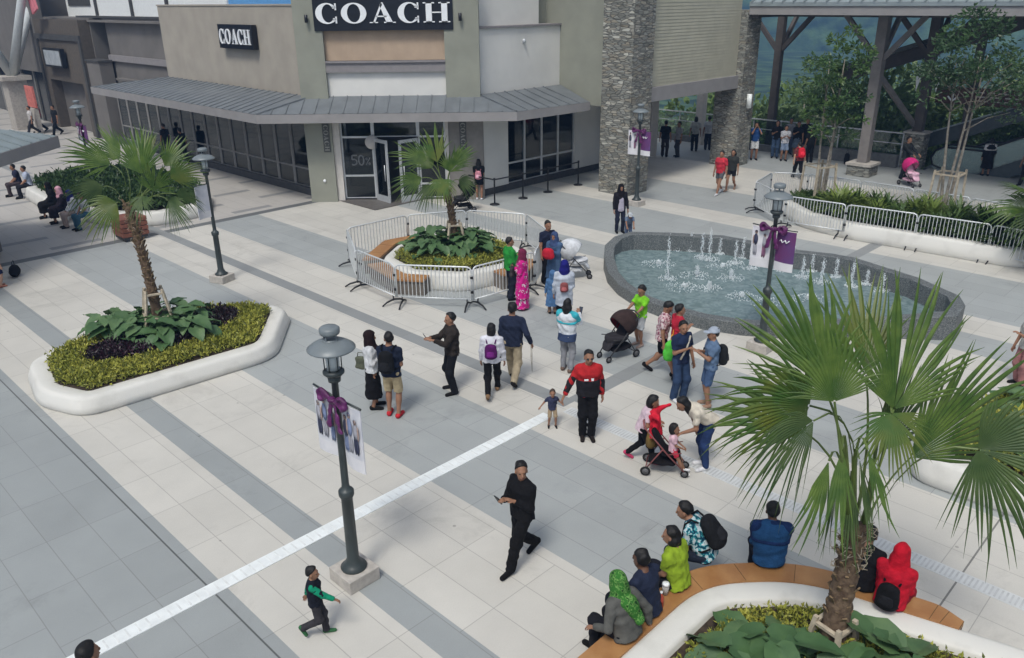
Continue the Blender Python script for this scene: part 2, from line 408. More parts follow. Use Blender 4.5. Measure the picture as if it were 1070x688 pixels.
        for sd in (1,-1):
            a,e_,w_=arms[sd]; d=(e_-a)/np.linalg.norm(e_-a)
            if tk=='vest': continue
            if long:
                d2_=(w_-e_)/np.linalg.norm(w_-e_)
                T+=[rc(a,e_,.054+o*.5,.047+o*.4,.03),rc(e_,w_+d2_*.03,.050+o*.4,.040,.02,clip=[(w_-d2_*.01,d2_)])]
            else:
                q=a+d*.20; T.append(rc(a,q+d*.05,.055+o*.5,.062,.04,clip=[(q,d)]))
        put({'tee':'shirt','long':'long_sleeved_top','jacket':'jacket','tunic':'tunic','dress':'dress','vest':'vest'}[tk],surface(T,cc,.0028,sd0),tm)
        if len(top)>2 and top[2]=='sleeves':      # sleeves of another colour
            Sx=[]
            for sd in (1,-1):
                a,e_,w_=arms[sd]; d2_=(w_-e_)/np.linalg.norm(w_-e_)
                Sx+=[rc(a,e_,.073,.064,.03),rc(e_,w_+d2_*.03,.064,.047,.02,clip=[(w_-d2_*.01,d2_)])]
            put('sleeves',surface(Sx,cc,.0015,sd0+3),cl(*top[3]))
        if len(top)>2 and top[2]=='lower':        # darker lower body and forearms, coloured cuffs
            m3=cl(*top[3])
            put('lower_panel',surface([rc(hz-tax*.06,waist,.118+o+.005,.103*slim+o+.006,.05,1.42,clip=[(hz,-tax)]),rc(waist,up_(0,0,.27),.101*slim+o+.006,.114*slim+o+.004,.05,1.42,clip=[(up_(0,0,.21),tax)])],cc,.0015,sd0),m3)
            for sd in (1,-1):
                a,e_,w_=arms[sd]; d2_=(w_-e_)/np.linalg.norm(w_-e_); put('forearm_sleeve',surface([rc(a*.35+e_*.65,e_,.064,.062,.03),rc(e_,w_,.062,.046,.02,clip=[(w_-d2_*.05,d2_)])],cc),m3)
        if len(top)>2 and top[2]=='yoke':         # shoulder panel
            Y=[rc(up_(0,0,.24),up_(-.005,0,.41),.113*slim+o+.007,.060+o*.6+.007,.05,1.52,clip=[(neck+tax*.02,tax),(up_(0,0,.21),-tax)])]+[rc(sh[q],up_(-.012,0,.455),.046+o*.6+.007,.052+o*.4+.007,.04,clip=[(neck+tax*.025,tax)]) for q in (1,-1)]
            for sd in (1,-1):
                a,e_,w_=arms[sd]; Y.append(rc(a,a*.45+e_*.55,.060+o*.5+.007,.056+o*.5,.03))
            put('shoulder_panel',surface(Y,cc,.0015,sd0),cl(*top[3]))
            if len(top)>4:
                for sd in (1,-1):
                    a,e_,w_=arms[sd]; put('cuff',surface([rc(e_*.5+w_*.5,w_,.054,.045,.02)],cc),cl(*top[3]))
    # ---- shoes
    sm_=cl(*shoes) if shoes else None
    if sm_:
        for sd in (1,-1):
            hl,toe,fd,fu=SH[sd]; q=[rc(hl+fu*.004,toe+fd*.015,.046,.038,.02,clip=[(hl-fu*.042,-fu)]),rc(hl+fu*.02,hl+fu*.045+fd*.02,.042,.04,.02,clip=[(hl+fu*.05,fu)])]
            put('shoe',surface(q,min(cc,.013)),sm_)
    # ---- head wear
    hm=M('hair_%d_%d_%d'%tuple(haircol),s2l(haircol),rough=.55,var=.3,scale=30,bump=.4,bscale=90,spec=.4)
    hc=H(-.012,0,.035)
    fv=Rh@np.array([1,0,0.]); uv_=Rh@np.array([0,0,1.])
    if hair in('short','bob','long','bun','cap'):
        cut=[(H(.032,0,.070),(fv*.75-uv_*.66)/np.linalg.norm(fv*.75-uv_*.66))]
        hh=[el(hc,hr(.112,.093,.112),.02,Rm,clip=cut)]
        if hair=='short': hh=[el(hc+uv_*.004,hr(.110,.090,.110),.02,Rm,clip=cut+[(H(-.02,0,-.045),-uv_)])]
        if hair in('bob','long'): hh+=[el(H(-.035,0,-.04),hr(.085,.098,.11),.03,Rm,clip=[(H(.02,0,0),fv),(H(0,0,-.13),-uv_)])]
        if hair=='long': hh+=[rc(H(-.06,0,-.05),H(-.075,0,-.13)-np.array([0,0,.10]),.07,.045,.04,1.5)]
        if hair=='bun': hh+=[el(H(-.105,0,.06),hr(.045,.045,.045),.02,Rm)]
        put('hair',surface(hh,min(cell,.011),.003,sd0),hm)
        if hair=='cap':
            cm=cl(*scarf); q=[el(hc+uv_*.012,hr(.118,.100,.108),.02,Rm,clip=[(H(0,0,.045),-uv_)]),el(H(.125,0,.048),hr(.075,.075,.012),.02,Rm)]
            put('cap',surface(q,min(cell,.01)),cm)
    elif hair=='hijab':
        q=[el(hc,hr(.118,.102,.122),.03,Rm),el(H(-.005,0,-.06),hr(.105,.1,.13),.04,Rm),rc(neck+tax*.04,up_(.01,0,.39),.095,.135,.06,1.25),el(up_(.05,0,.34),(.09,.13,.13),.05)]
        q.append(el(H(.115,0,-.008),hr(.07,.062,.085),.01,Rm,neg=True))
        put('headscarf',surface(q,min(cell,.012),.002,sd0),cl(*scarf))
    if beard:
        pass
    # ---- face
    if eyes:
        global EYE
        if EYE is None:
            EYE=MB().ell((0,0,0),(.006,.014,.0075),8)
            EYE=EYE.build('eye',M('eye_dark',(.012,.009,.008),rough=.2),None); me=EYE.data; bpy.data.objects.remove(EYE); EYE=me
            q=MB().ell((0,0,0),(.005,.022,.006),8).build('mouth',M('lips',(.2,.075,.06),rough=.5),None); me2=q.data; bpy.data.objects.remove(q); EYE=(me,me2)
        for (nm,me,x,y,z) in (('eye',EYE[0],.0855,.031,.004),('eye',EYE[0],.0855,-.031,.004),('mouth',EYE[1],.098,0,-.066)):
            o=link(nm,me,root); p=H(x,y,z)*s; R4=Matrix(Rh.tolist()).to_4x4(); o.matrix_local=Matrix.Translation(Vector(p))@R4@Matrix.Scale(s*hs,4)
    root['_s']=s
    info=dict(root=root,s=s,up=lambda x,y,z: up_(x,y,z)*s,hand={1:arms[1][2]*s,-1:arms[-1][2]*s},arms=arms,tax=tax,head=lambda x,y,z:H(x,y,z)*s,fv=fv,elbow={1:arms[1][1]*s,-1:arms[-1][1]*s},lean=la)
    del root['_s']
    return info
def toworld(info,p):
    r=info['root']; return (Matrix.Translation(r.location)@Matrix.Rotation(r.rotation_euler.z,4,'Z'))@Vector(p)
def backpack(info,label,col,sz=(.30,.42,.17),cat='backpack',strap=True,low=0.,col2=None):
    "a backpack on the person's back: its own thing (> bag body, pocket, straps)"
    s=info['s']; p=info['up'](-.125*1-.015,0,.26-low); q=toworld(info,p); r=info['root']
    t=thing('backpack',label,cat,q,r.rotation_euler.z); t.rotation_euler=(0,info['lean'],r.rotation_euler.z)
    w,h,d=sz[0]*s,sz[1]*s,sz[2]*s; mt=cl(*col)
    V,F=surface([rc((-d*.38,0,-h*.28),(-d*.38,0,h*.25),d*.52,d*.45,.03,w/d*.98)],.014,.0012)
    np_mesh('bag_body',V,F,mt,t)
    V,F=surface([rc((-d*.78,0,-h*.22),(-d*.74,0,-h*.02),d*.26,d*.22,.03,w/d*1.25)],.012)
    np_mesh('pocket',V,F,cl(*(col2 or tuple(min(255,int(c*1.25)+6) for c in col))),t)
    if strap:
        for sd in (1,-1):
            m=MB(); y=sd*w*.30
            m.tube([(-.01,y,h*.40),(.05*s,y*1.25,h*.52+.02*s),(.16*s,y*1.35,h*.50),(.265*s,y*1.4,h*.2),(.26*s,y*1.5,-h*.15),(.10*s,y*1.9,-h*.38),(0,y*1.2,-h*.42)],.014*s,6)
            m.build('strap',mt,t)
    return t
# ------------------------------------------------------------------ vegetation
LEAF=leafmat('palm_leaf',(.05,.108,.017),(.12,.19,.034),rough=.40,trans=.3,scale=5)
LEAFY=leafmat('palm_leaf_yellowing',(.13,.16,.025),(.06,.13,.025),rough=.45,trans=.3,scale=3)
LEAFD=leafmat('palm_leaf_old',(.04,.08,.02),(.08,.125,.035),rough=.5,trans=.25,scale=4)
PET=M('palm_petiole',(.09,.13,.03),rough=.5,var=.25)
BARK=M('palm_bark',(.07,.043,.027),rough=.95,col2=(.16,.11,.07),scale=14,bump=.8,bscale=30)
FIB=M('palm_fibre',(.16,.11,.06),rough=.95,var=.35,scale=20)
BRACE=M('brace_timber',(.42,.36,.27),rough=.8,var=.2,scale=8,bump=.2)
def frond(parent,p0,az,el_,plen,R,rg,droop=.5,N=36,mat=None,spread=125,roll=0.,cup=.28,bend=None,given=None):
    "one fan frond: arched petiole plus a pleated, deeply split blade"
    P=[];F=[];MI=[]
    d0=np.array([math.cos(az)*math.cos(el_),math.sin(az)*math.cos(el_),math.sin(el_)])
    bend=droop*.45 if bend is None else bend
    el2=el_-bend
    d1_=np.array([math.cos(az)*math.cos(el2),math.sin(az)*math.cos(el2),math.sin(el2)])
    pts=[]; p=np.array(p0,float)
    for i in range(7):
        t=i/6; d=d0*(1-t)+d1_*t; d/=np.linalg.norm(d); pts.append(p.copy()); p=p+d*plen/6
    if given:                                  # hastula, blade axis and side vector given outright
        h_,f_,sg=[np.array(q,float) for q in given]; p0=np.array(p0,float); c_=h_-f_*np.linalg.norm(h_-p0)*.45
        pts=[p0*(1-t)**2+2*c_*t*(1-t)+h_*t*t for t in [i/6 for i in range(7)]]; d1_=f_; sidev=sg
    # petiole
    sidev=sidev if given else np.array([-math.sin(az),math.cos(az),0]); w=[.028,.022,.018,.016,.014,.012,.011]
    for i,q in enumerate(pts):
        n_=np.cross(sidev,d1_); 
        for sx,sz in ((-1,.0),(0,-.6),(1,0),(0,.4)): P.append(q+sidev*sx*w[i]+n_*-sz*w[i])
    for i in range(6):
        for k in range(4): F.append((i*4+k,i*4+(k+1)%4,(i+1)*4+(k+1)%4,(i+1)*4+k)); MI.append(1)
    h=pts[-1]; f=d1_; s_=sidev*math.cos(roll)+np.cross(f,sidev)*math.sin(roll); n_=np.cross(f,s_)
    if n_[2]<0 and abs(roll)<1.2: n_=-n_
    ts=[.02,.18,.36,.5,.62,.74,.87,1.0]
    dphi=2*spread/N
    for k in range(N):
        ph=math.radians(-spread+dphi*(k+.5)); a=abs(ph)/math.radians(spread)
        L=R*(1-(.48 if given else .30)*a**1.6)*rg.uniform(.93,1.05); dr=droop*rg.uniform(.5,1.7); tw=rg.uniform(-.22,.22)
        if given and rg.random()<.05: continue
        split=rg.uniform(.38,.52)+.1*(1-a)
        base=len(P)
        for t in ts:
            rr=L*t; hw=math.radians(dphi)/2
            joined=min(1,t/split)
            wid=rr*math.sin(hw) if t<=split else L*split*math.sin(hw)*max(.04,(1-(t-split)/(1-split))**.75)
            pa=ph+ (tw*(t-split) if t>split else 0)
            dirv=f*math.cos(pa)+s_*math.sin(pa); lat=-f*math.sin(pa)+s_*math.cos(pa)
            c=h+dirv*rr+n_*(cup*rr*(abs(math.sin(ph))**1.3)*(1-.5*t))
            # costa recurve and tip droop (gravity)
            c=c+np.array([0,0,-1.])*(dr*L*(max(0,t-.32)**2)*.95)
            c=c-f*0.0
            fold=.42*wid
            P+= [c-lat*wid-n_*0, c+n_*fold, c+lat*wid]
        for i in range(len(ts)-1):
            q=base+i*3
            F+=[(q,q+1,q+4,q+3),(q+1,q+2,q+5,q+4)]; MI+=[0,0]
    return np_mesh('frond',np.array(P),F,[mat or LEAF,PET],parent,smooth=False,mi=MI)
def palm(label,loc,z0,trunk_h,r0,r1,n,R,plen,seed,lean=(0,0),dist='mid',group=None,N=36,specs=None,hang=6):
    rg=random.Random(seed); t=thing('palm_tree',label,'palm tree',(loc[0],loc[1],z0),0,group)
    m=MB(); nn=26; pts=[];rs=[]
    for i in range(nn+1):
        u=i/nn; pts.append((lean[0]*u*u,lean[1]*u*u,-.1+(trunk_h+.1)*u)); rs.append((r0*(1-u)**1.5+r1*(1-(1-u)**1.5))*(1+.07*math.sin(i*2.4)+rg.uniform(-.05,.05)))
    m.tube(pts,rs,14)
    top=np.array([lean[0],lean[1],trunk_h])
    # leaf-base stubs and fibres
    k=int(trunk_h*34)
    for i in range(k):
        u=(.25+.75*(i/k)) ; a=i*2.39996; r=r1*1.0; c=Vector((lean[0]*u*u,lean[1]*u*u,trunk_h*u))
        o=Vector((math.cos(a),math.sin(a),0)); b=c+o*r*.85; l=rg.uniform(.05,.13)
        m.bar(b,b+o*l*.55+Vector((0,0,l)),.05*rg.uniform(.7,1.1),.018,1,upv=o)
    for i in range(int(60*(1 if dist=='near' else .5))):
        u=rg.uniform(.68,1.02); a=rg.uniform(0,6.28); c=Vector((lean[0]*u*u,lean[1]*u*u,trunk_h*u)); o=Vector((math.cos(a),math.sin(a),0)); o2=Vector((-o.y,o.x,0))
        p=c+o*r1*1.02; q=p+o*rg.uniform(.02,.10)+o2*rg.uniform(-.15,.15)+Vector((0,0,rg.uniform(-.12,.12)))
        m.tube([p,(p+q)/2+o*.05,q],[.006,.005,.003],4,2)
    m.build('trunk',[BARK,FIB,M('dry_fibre',(.34,.29,.22),rough=.9)],t,fix=False)
    if specs is None:
        specs=[]
        for i in range(n):
            u=i/(n-1); a=i*2.39996+rg.uniform(-.25,.25)
            e=math.radians(84-90*u+rg.uniform(-8,8)); specs.append((a,e,plen*rg.uniform(.8,1.1)*(.7+.5*u if u<.5 else 1.),R*rg.uniform(.9,1.08)*(.8 if u<.12 else 1),.25+.75*u,rg.choice([LEAF,LEAF,LEAF,LEAFY]) if u<.75 else rg.choice([LEAFD,LEAFY,LEAFD]),rg.uniform(-.5,.5)))
    for q_ in specs:
        (a,e,pl,rr,dr,mt,ro)=q_[:7]; spd=q_[7] if len(q_)>7 else 112
        p0=top+np.array([math.cos(a)*r1*.6,math.sin(a)*r1*.6,-.15*rg.random()-(.35 if e<0 else 0)])
        frond(t,p0,a,e,pl,rr,rg,dr,N,mt,spread=spd,roll=ro)
    return t
def brace(label,loc,z0,rot,size,h,legs_out=.15,group='timber braces round palm trunks'):
    t=thing('tree_brace',label,'tree brace',(loc[0],loc[1],z0),rot,group)
    for lv in (h,h*.45):
        m=MB(); k=size+(legs_out*(1-lv/h))
        for a,b in (((-k,-k),(k,-k)),((k,-k),(k,k)),((k,k),(-k,k)),((-k,k),(-k,-k))): m.bar((*a,lv),(*b,lv),.05,.035)
        m.build('crossbar',BRACE,t)
    for sx,sy in ((-1,-1),(1,-1),(1,1),(-1,1)):
        q=size+legs_out; m=MB(); m.bar((sx*q,sy*q,-.05),(sx*size*.96,sy*size*.96,h+.08),.05,.05); m.build('leg',BRACE,t)
    return t
def inpoly(P,poly):
    x,y=P[:,0],P[:,1]; ins=np.zeros(len(P),bool); n=len(poly)
    for i in range(n):
        x1,y1=poly[i-1]; x2,y2=poly[i]
        c=((y1>y)!=(y2>y)); ins^=c&(x<(x2-x1)*(y-y1)/((y2-y1) if y2!=y1 else 1e-9)+x1)
    return ins
def leaves(name,P,Nrm,size,mats,parent=None,aspect=.42,up_bias=.5,seed=0,jit=.5,mi=None):
    "folded little leaves at points P growing roughly along Nrm, ONE mesh"
    rg=np.random.default_rng(seed); n=len(P)
    D=Nrm+rg.normal(size=(n,3))*jit; D[:,2]+=up_bias; D/=np.linalg.norm(D,axis=1)[:,None]
    X=np.cross(D,rg.normal(size=(n,3))); X/=np.linalg.norm(X,axis=1)[:,None]; Y=np.cross(D,X)
    L=size*rg.uniform(.6,1.25,n)[:,None]; w=L*aspect*.5
    a=P; b=P+D*L*.5+X*w+Y*w*.35; c=P+D*L-Y*L*.12; d=P+D*L*.5-X*w+Y*w*.35
    V=np.stack([a,b,c,d],1).reshape(-1,3); I=np.arange(n)*4
    F=np.concatenate([np.stack([I,I+1,I+2],1),np.stack([I,I+2,I+3],1)])
    if mi is None: mi=rg.integers(0,len(mats),n)
    return np_mesh(name,V,F,mats,parent,smooth=False,mi=np.concatenate([mi,mi]))
HEDGE=[leafmat('hedge_leaf_a',(.36,.37,.06),(.50,.48,.09),rough=.5,trans=.25,scale=1.5),leafmat('hedge_leaf_b',(.25,.28,.045),(.42,.42,.08),rough=.5,trans=.25,scale=1.5),leafmat('hedge_leaf_c',(.09,.11,.02),(.16,.18,.03),rough=.55,trans=.2)]
PLUM=[leafmat('plum_leaf',(.018,.008,.012),(.045,.014,.028),rough=.4,trans=.1),leafmat('plum_leaf_dark',(.010,.007,.008),(.02,.012,.014),rough=.45,trans=0)]
GREENS=[leafmat('shrub_leaf_a',(.025,.06,.012),(.06,.11,.025),trans=.2),leafmat('shrub_leaf_b',(.045,.085,.018),(.09,.14,.03),trans=.2)]
SOIL=M('planting_soil',(.045,.032,.022),rough=1,var=.4,scale=12)
def hedge(name,poly,z0,h,dens,size,mats,label=None,cat='hedge',holes=(),seed=1,bump=.12):
    "dense low planting over a polygon (world xy): dark twiggy core and leaf tufts"
    rg=np.random.default_rng(seed); A=np.array(poly); lo=A.min(0); hi=A.max(0); ar=(hi-lo).prod()
    P=rg.uniform(lo,hi,(int(ar*dens),2)); k=inpoly(P,poly)
    for hl in holes: k&=~inpoly(P,hl)
    P=P[k]
    ph=rg.uniform(0,6,8); kv=rg.normal(size=(8,2))*5.5
    H=sum(np.sin(P@kv[i]+ph[i]) for i in range(8))/8
    ins=np.array(inset(list(map(tuple,ccw(list(poly)))),.10)); edge=~inpoly(P,[tuple(x) for x in ins])
    z=z0+h*(1+bump*2.2*H)*np.where(edge,rg.uniform(.3,.9,len(P)),rg.uniform(.72,1.05,len(P)))
    Q=np.column_stack([P,z]); Nn=np.zeros((len(P),3)); Nn[:,2]=.6
    # tufts
    T=np.repeat(Q,4,0)+rg.normal(size=(len(Q)*4,3))*size*.35
    o=leaves(name,T,np.repeat(Nn,4,0),size,mats,seed=seed,up_bias=.12,jit=.85)
    o['kind']='stuff'; 
    if label: tag(o,label,cat)
    return o
def heartleaf(rg,p0,az,el_,stalk,L,Wd):
    P=[];F=[]
    d=np.array([math.cos(az)*math.cos(el_),math.sin(az)*math.cos(el_),math.sin(el_)]); s_=np.array([-math.sin(az),math.cos(az),0])
    e=p0+d*stalk
    n=5
    for i in range(4):
        q=p0+d*stalk*i/3+np.array([0,0,.03*math.sin(math.pi*i/3)]); r=.012
        for k in range(3): P.append(q+s_*r*math.cos(k*2.1)+np.array([0,0,1])*r*math.sin(k*2.1))
    for i in range(3):
        for k in range(3): F.append((i*3+k,i*3+(k+1)%3,(i+1)*3+(k+1)%3,(i+1)*3+k))
    tilt=rg.uniform(-.55,.30); f=np.array([math.cos(az)*math.cos(tilt),math.sin(az)*math.cos(tilt),math.sin(tilt)]); nn=np.cross(f,s_); nn=nn if nn[2]>0 else -nn
    s2=s_*math.cos(.25)+nn*rg.uniform(-.3,.3); b=len(P); ts=[-.22,-.08,.1,.3,.5,.7,.88,1.0]; ws=[.36,.80,1.,.98,.82,.56,.26,.02]
    ph=rg.uniform(0,6)
    for t,wv in zip(ts,ws):
        for j in range(-3,4):
            y=j/3; q=e+f*(t*L+ (.10*L*abs(y) if t<.1 else 0)*-1)+s2*y*wv*Wd/2+nn*(abs(y)*wv*Wd*.16-.22*L*max(0,t)**2+.014*math.sin(5*t*3+ph+y*4)*(abs(y)))
            P.append(q)
    for i in range(len(ts)-1):
        for j in range(6): q=b+i*7+j; F.append((q,q+1,q+8,q+7))
    return P,F
BIG=[leafmat('broad_leaf',(.055,.12,.045),(.085,.165,.06),rough=.5,trans=.2,scale=4),leafmat('broad_leaf_pale',(.075,.145,.06),(.12,.20,.08),rough=.5,trans=.2,scale=4)]
def broadplant(label,loc,z0,nl,h,L,seed,group,mat=None):
    rg=random.Random(seed); t=[];P=[];F=[];MI=[]
    for i in range(nl):
        az=i*2.39996+rg.uniform(-.4,.4); u=i/nl; e=math.radians(80-62*u+rg.uniform(-8,8)); l=L*rg.uniform(.75,1.15)
        p,f=heartleaf(rg,np.array([rg.uniform(-.05,.05),rg.uniform(-.05,.05),-.05]),az,e,h*rg.uniform(.75,1.1),l,l*.86)
        o=len(P); P+=p; F+=[tuple(a+o for a in q) for q in f]; MI+=[rg.choice([0,0,1])]*len(f)
    o=np_mesh('broad_leaf_plant',np.array(P),F,BIG,None,mi=MI); o.location=(loc[0],loc[1],z0)
    return tag(o,label,'plant',group)
STRAP=[leafmat('strap_leaf',(.05,.10,.02),(.11,.17,.04),trans=.25),leafmat('strap_leaf_lime',(.13,.19,.03),(.2,.26,.06),trans=.25),leafmat('strap_leaf_dark',(.02,.05,.014),(.045,.085,.02),trans=.2)]
def strapplant(label,loc,z0,n,L,seed,group,mi=0):
    rg=random.Random(seed);P=[];F=[]
    for i in range(n):
        az=rg.uniform(0,6.28); e=rg.uniform(.35,1.45); l=L*rg.uniform(.6,1.1); w=.02*L/.5*rg.uniform(.8,1.3); b=len(P); s_=np.array([-math.sin(az),math.cos(az),0]); q=np.array([rg.uniform(-.1,.1),rg.uniform(-.1,.1),0.])+np.array([0,0,rg.uniform(0,.12)])
        for k in range(6):
            t=k/5; ww=w*(.6+.8*t if t<.5 else 2*(1-t)+.02)
            P+=[q-s_*ww,q+s_*ww]; ee=e-1.5*t*t; q=q+np.array([math.cos(az)*math.cos(ee),math.sin(az)*math.cos(ee),math.sin(ee)])*l/5
        for k in range(5): F.append((b+2*k,b+2*k+1,b+2*k+3,b+2*k+2))
    o=np_mesh('strap_leaf_plant',np.array(P),F,STRAP[mi],None,smooth=False); o.location=(loc[0],loc[1],z0)
    return tag(o,label,'shrub',group)
TBARK=M('tree_bark',(.20,.17,.13),rough=.95,col2=(.34,.31,.26),scale=9,bump=.6,bscale=25)
TLEAF=[leafmat('tree_leaf_a',(.05,.105,.035),(.08,.15,.05),trans=.3),leafmat('tree_leaf_b',(.08,.15,.04),(.12,.20,.055),trans=.35),leafmat('tree_leaf_c',(.035,.075,.032),(.055,.10,.04),trans=.25)]
def tree(label,loc,z0,h,crown_r,crown_z0,nleaf,leaf,seed,stems=1,trunk_r=.06,mats=None,group=None,name='slim_tree',shape=1.,clumps=26,bark=None):
    rg=random.Random(seed); t=thing(name,label,'tree',(loc[0],loc[1],z0),0,group); m=MB(); cl_=[]
    fork=crown_z0*.8
    for sidx in range(stems):
        a=sidx*6.28/max(1,stems)+rg.random(); o=.12*(stems>1); bx,by=math.cos(a)*o,math.sin(a)*o; tx,ty=math.cos(a)*crown_r*.3*(stems>1),math.sin(a)*crown_r*.3*(stems>1)
        pts=[(bx+(tx-bx)*u**1.5+.05*math.sin(5*u+a),by+(ty-by)*u**1.5+.05*math.cos(4*u+a),-.1+h*.82*u) for u in [i/9 for i in range(10)]]
        m.tube(pts,[trunk_r*(1-.8*i/9) for i in range(10)],8)
        for j in range(7):
            u=rg.uniform(min(.72,crown_z0/h*.92),.82); i=int(u*9); p=Vector(pts[i]); aa=rg.uniform(0,6.28); q=p+Vector((math.cos(aa)*crown_r*rg.uniform(.5,.9),math.sin(aa)*crown_r*rg.uniform(.5,.9),rg.uniform(.3,1.)*crown_r*.9))
            m.tube([p,(p+q)/2+Vector((0,0,.12)),q],[trunk_r*.4,trunk_r*.25,trunk_r*.1],5)
            cl_.append(np.array(q))
    m.build('trunk',bark or TBARK,t,fix=False)
    for i in range(clumps):
        u=rg.random(); z=crown_z0+(h-crown_z0)*u; rr=crown_r*(math.sin(math.pi*min(1,(.12+.88*u)**shape))**.7)*math.sqrt(rg.random()); a=rg.uniform(0,6.28)
        cl_.append(np.array([math.cos(a)*rr,math.sin(a)*rr,z]))
    rn=np.random.default_rng(seed); per=max(4,nleaf//len(cl_)); P=[];Nn=[];MI=[]
    mats=mats or TLEAF
    for c in cl_:
        k=int(per*rn.uniform(.5,1.5)); d=rn.normal(size=(k,3)); d/=np.linalg.norm(d,axis=1)[:,None]
        r=crown_r*rn.uniform(.18,.38); q=c+d*np.array([r,r,r*.6])*rn.uniform(.35,1,(k,1))**.6
        P.append(q);Nn.append(d*np.array([.8,.8,.3])); b=rn.integers(0,len(mats)); MI.append(np.where(rn.random(k)<.7,b,rn.integers(0,len(mats),k)))
    leaves('crown',np.concatenate(P),np.concatenate(Nn),leaf,mats,t,aspect=.5,up_bias=0.05,seed=seed,mi=np.concatenate(MI))
    return t
# ------------------------------------------------------------------ world-space shape helpers
def ubox(m,u0,u1,v0,v1,z0,z1,mi=0):
    vs=[(*W(u,v),z) for z in (z0,z1) for u,v in ((u0,v0),(u1,v0),(u1,v1),(u0,v1))]
    return m.add(vs,[(3,2,1,0),(4,5,6,7),(0,1,5,4),(1,2,6,5),(2,3,7,6),(3,0,4,7)],mi)
def bw(m,name,mats,parent,**k):
    "build a mesh collected in world coordinates under a placed Empty"
    inv=(Matrix.Translation(parent.location)@Matrix.Rotation(parent.rotation_euler.z,4,'Z')).inverted()
    m.v=[tuple(inv@Vector(p)) for p in m.v]
    return m.build(name,mats,parent,**k)
def sub(m,name,mats,part,root,**k):
    o=bw(m,name,mats,root,**k); o.parent=part; return o
def wpoly(p): return [W(*q) for q in p]
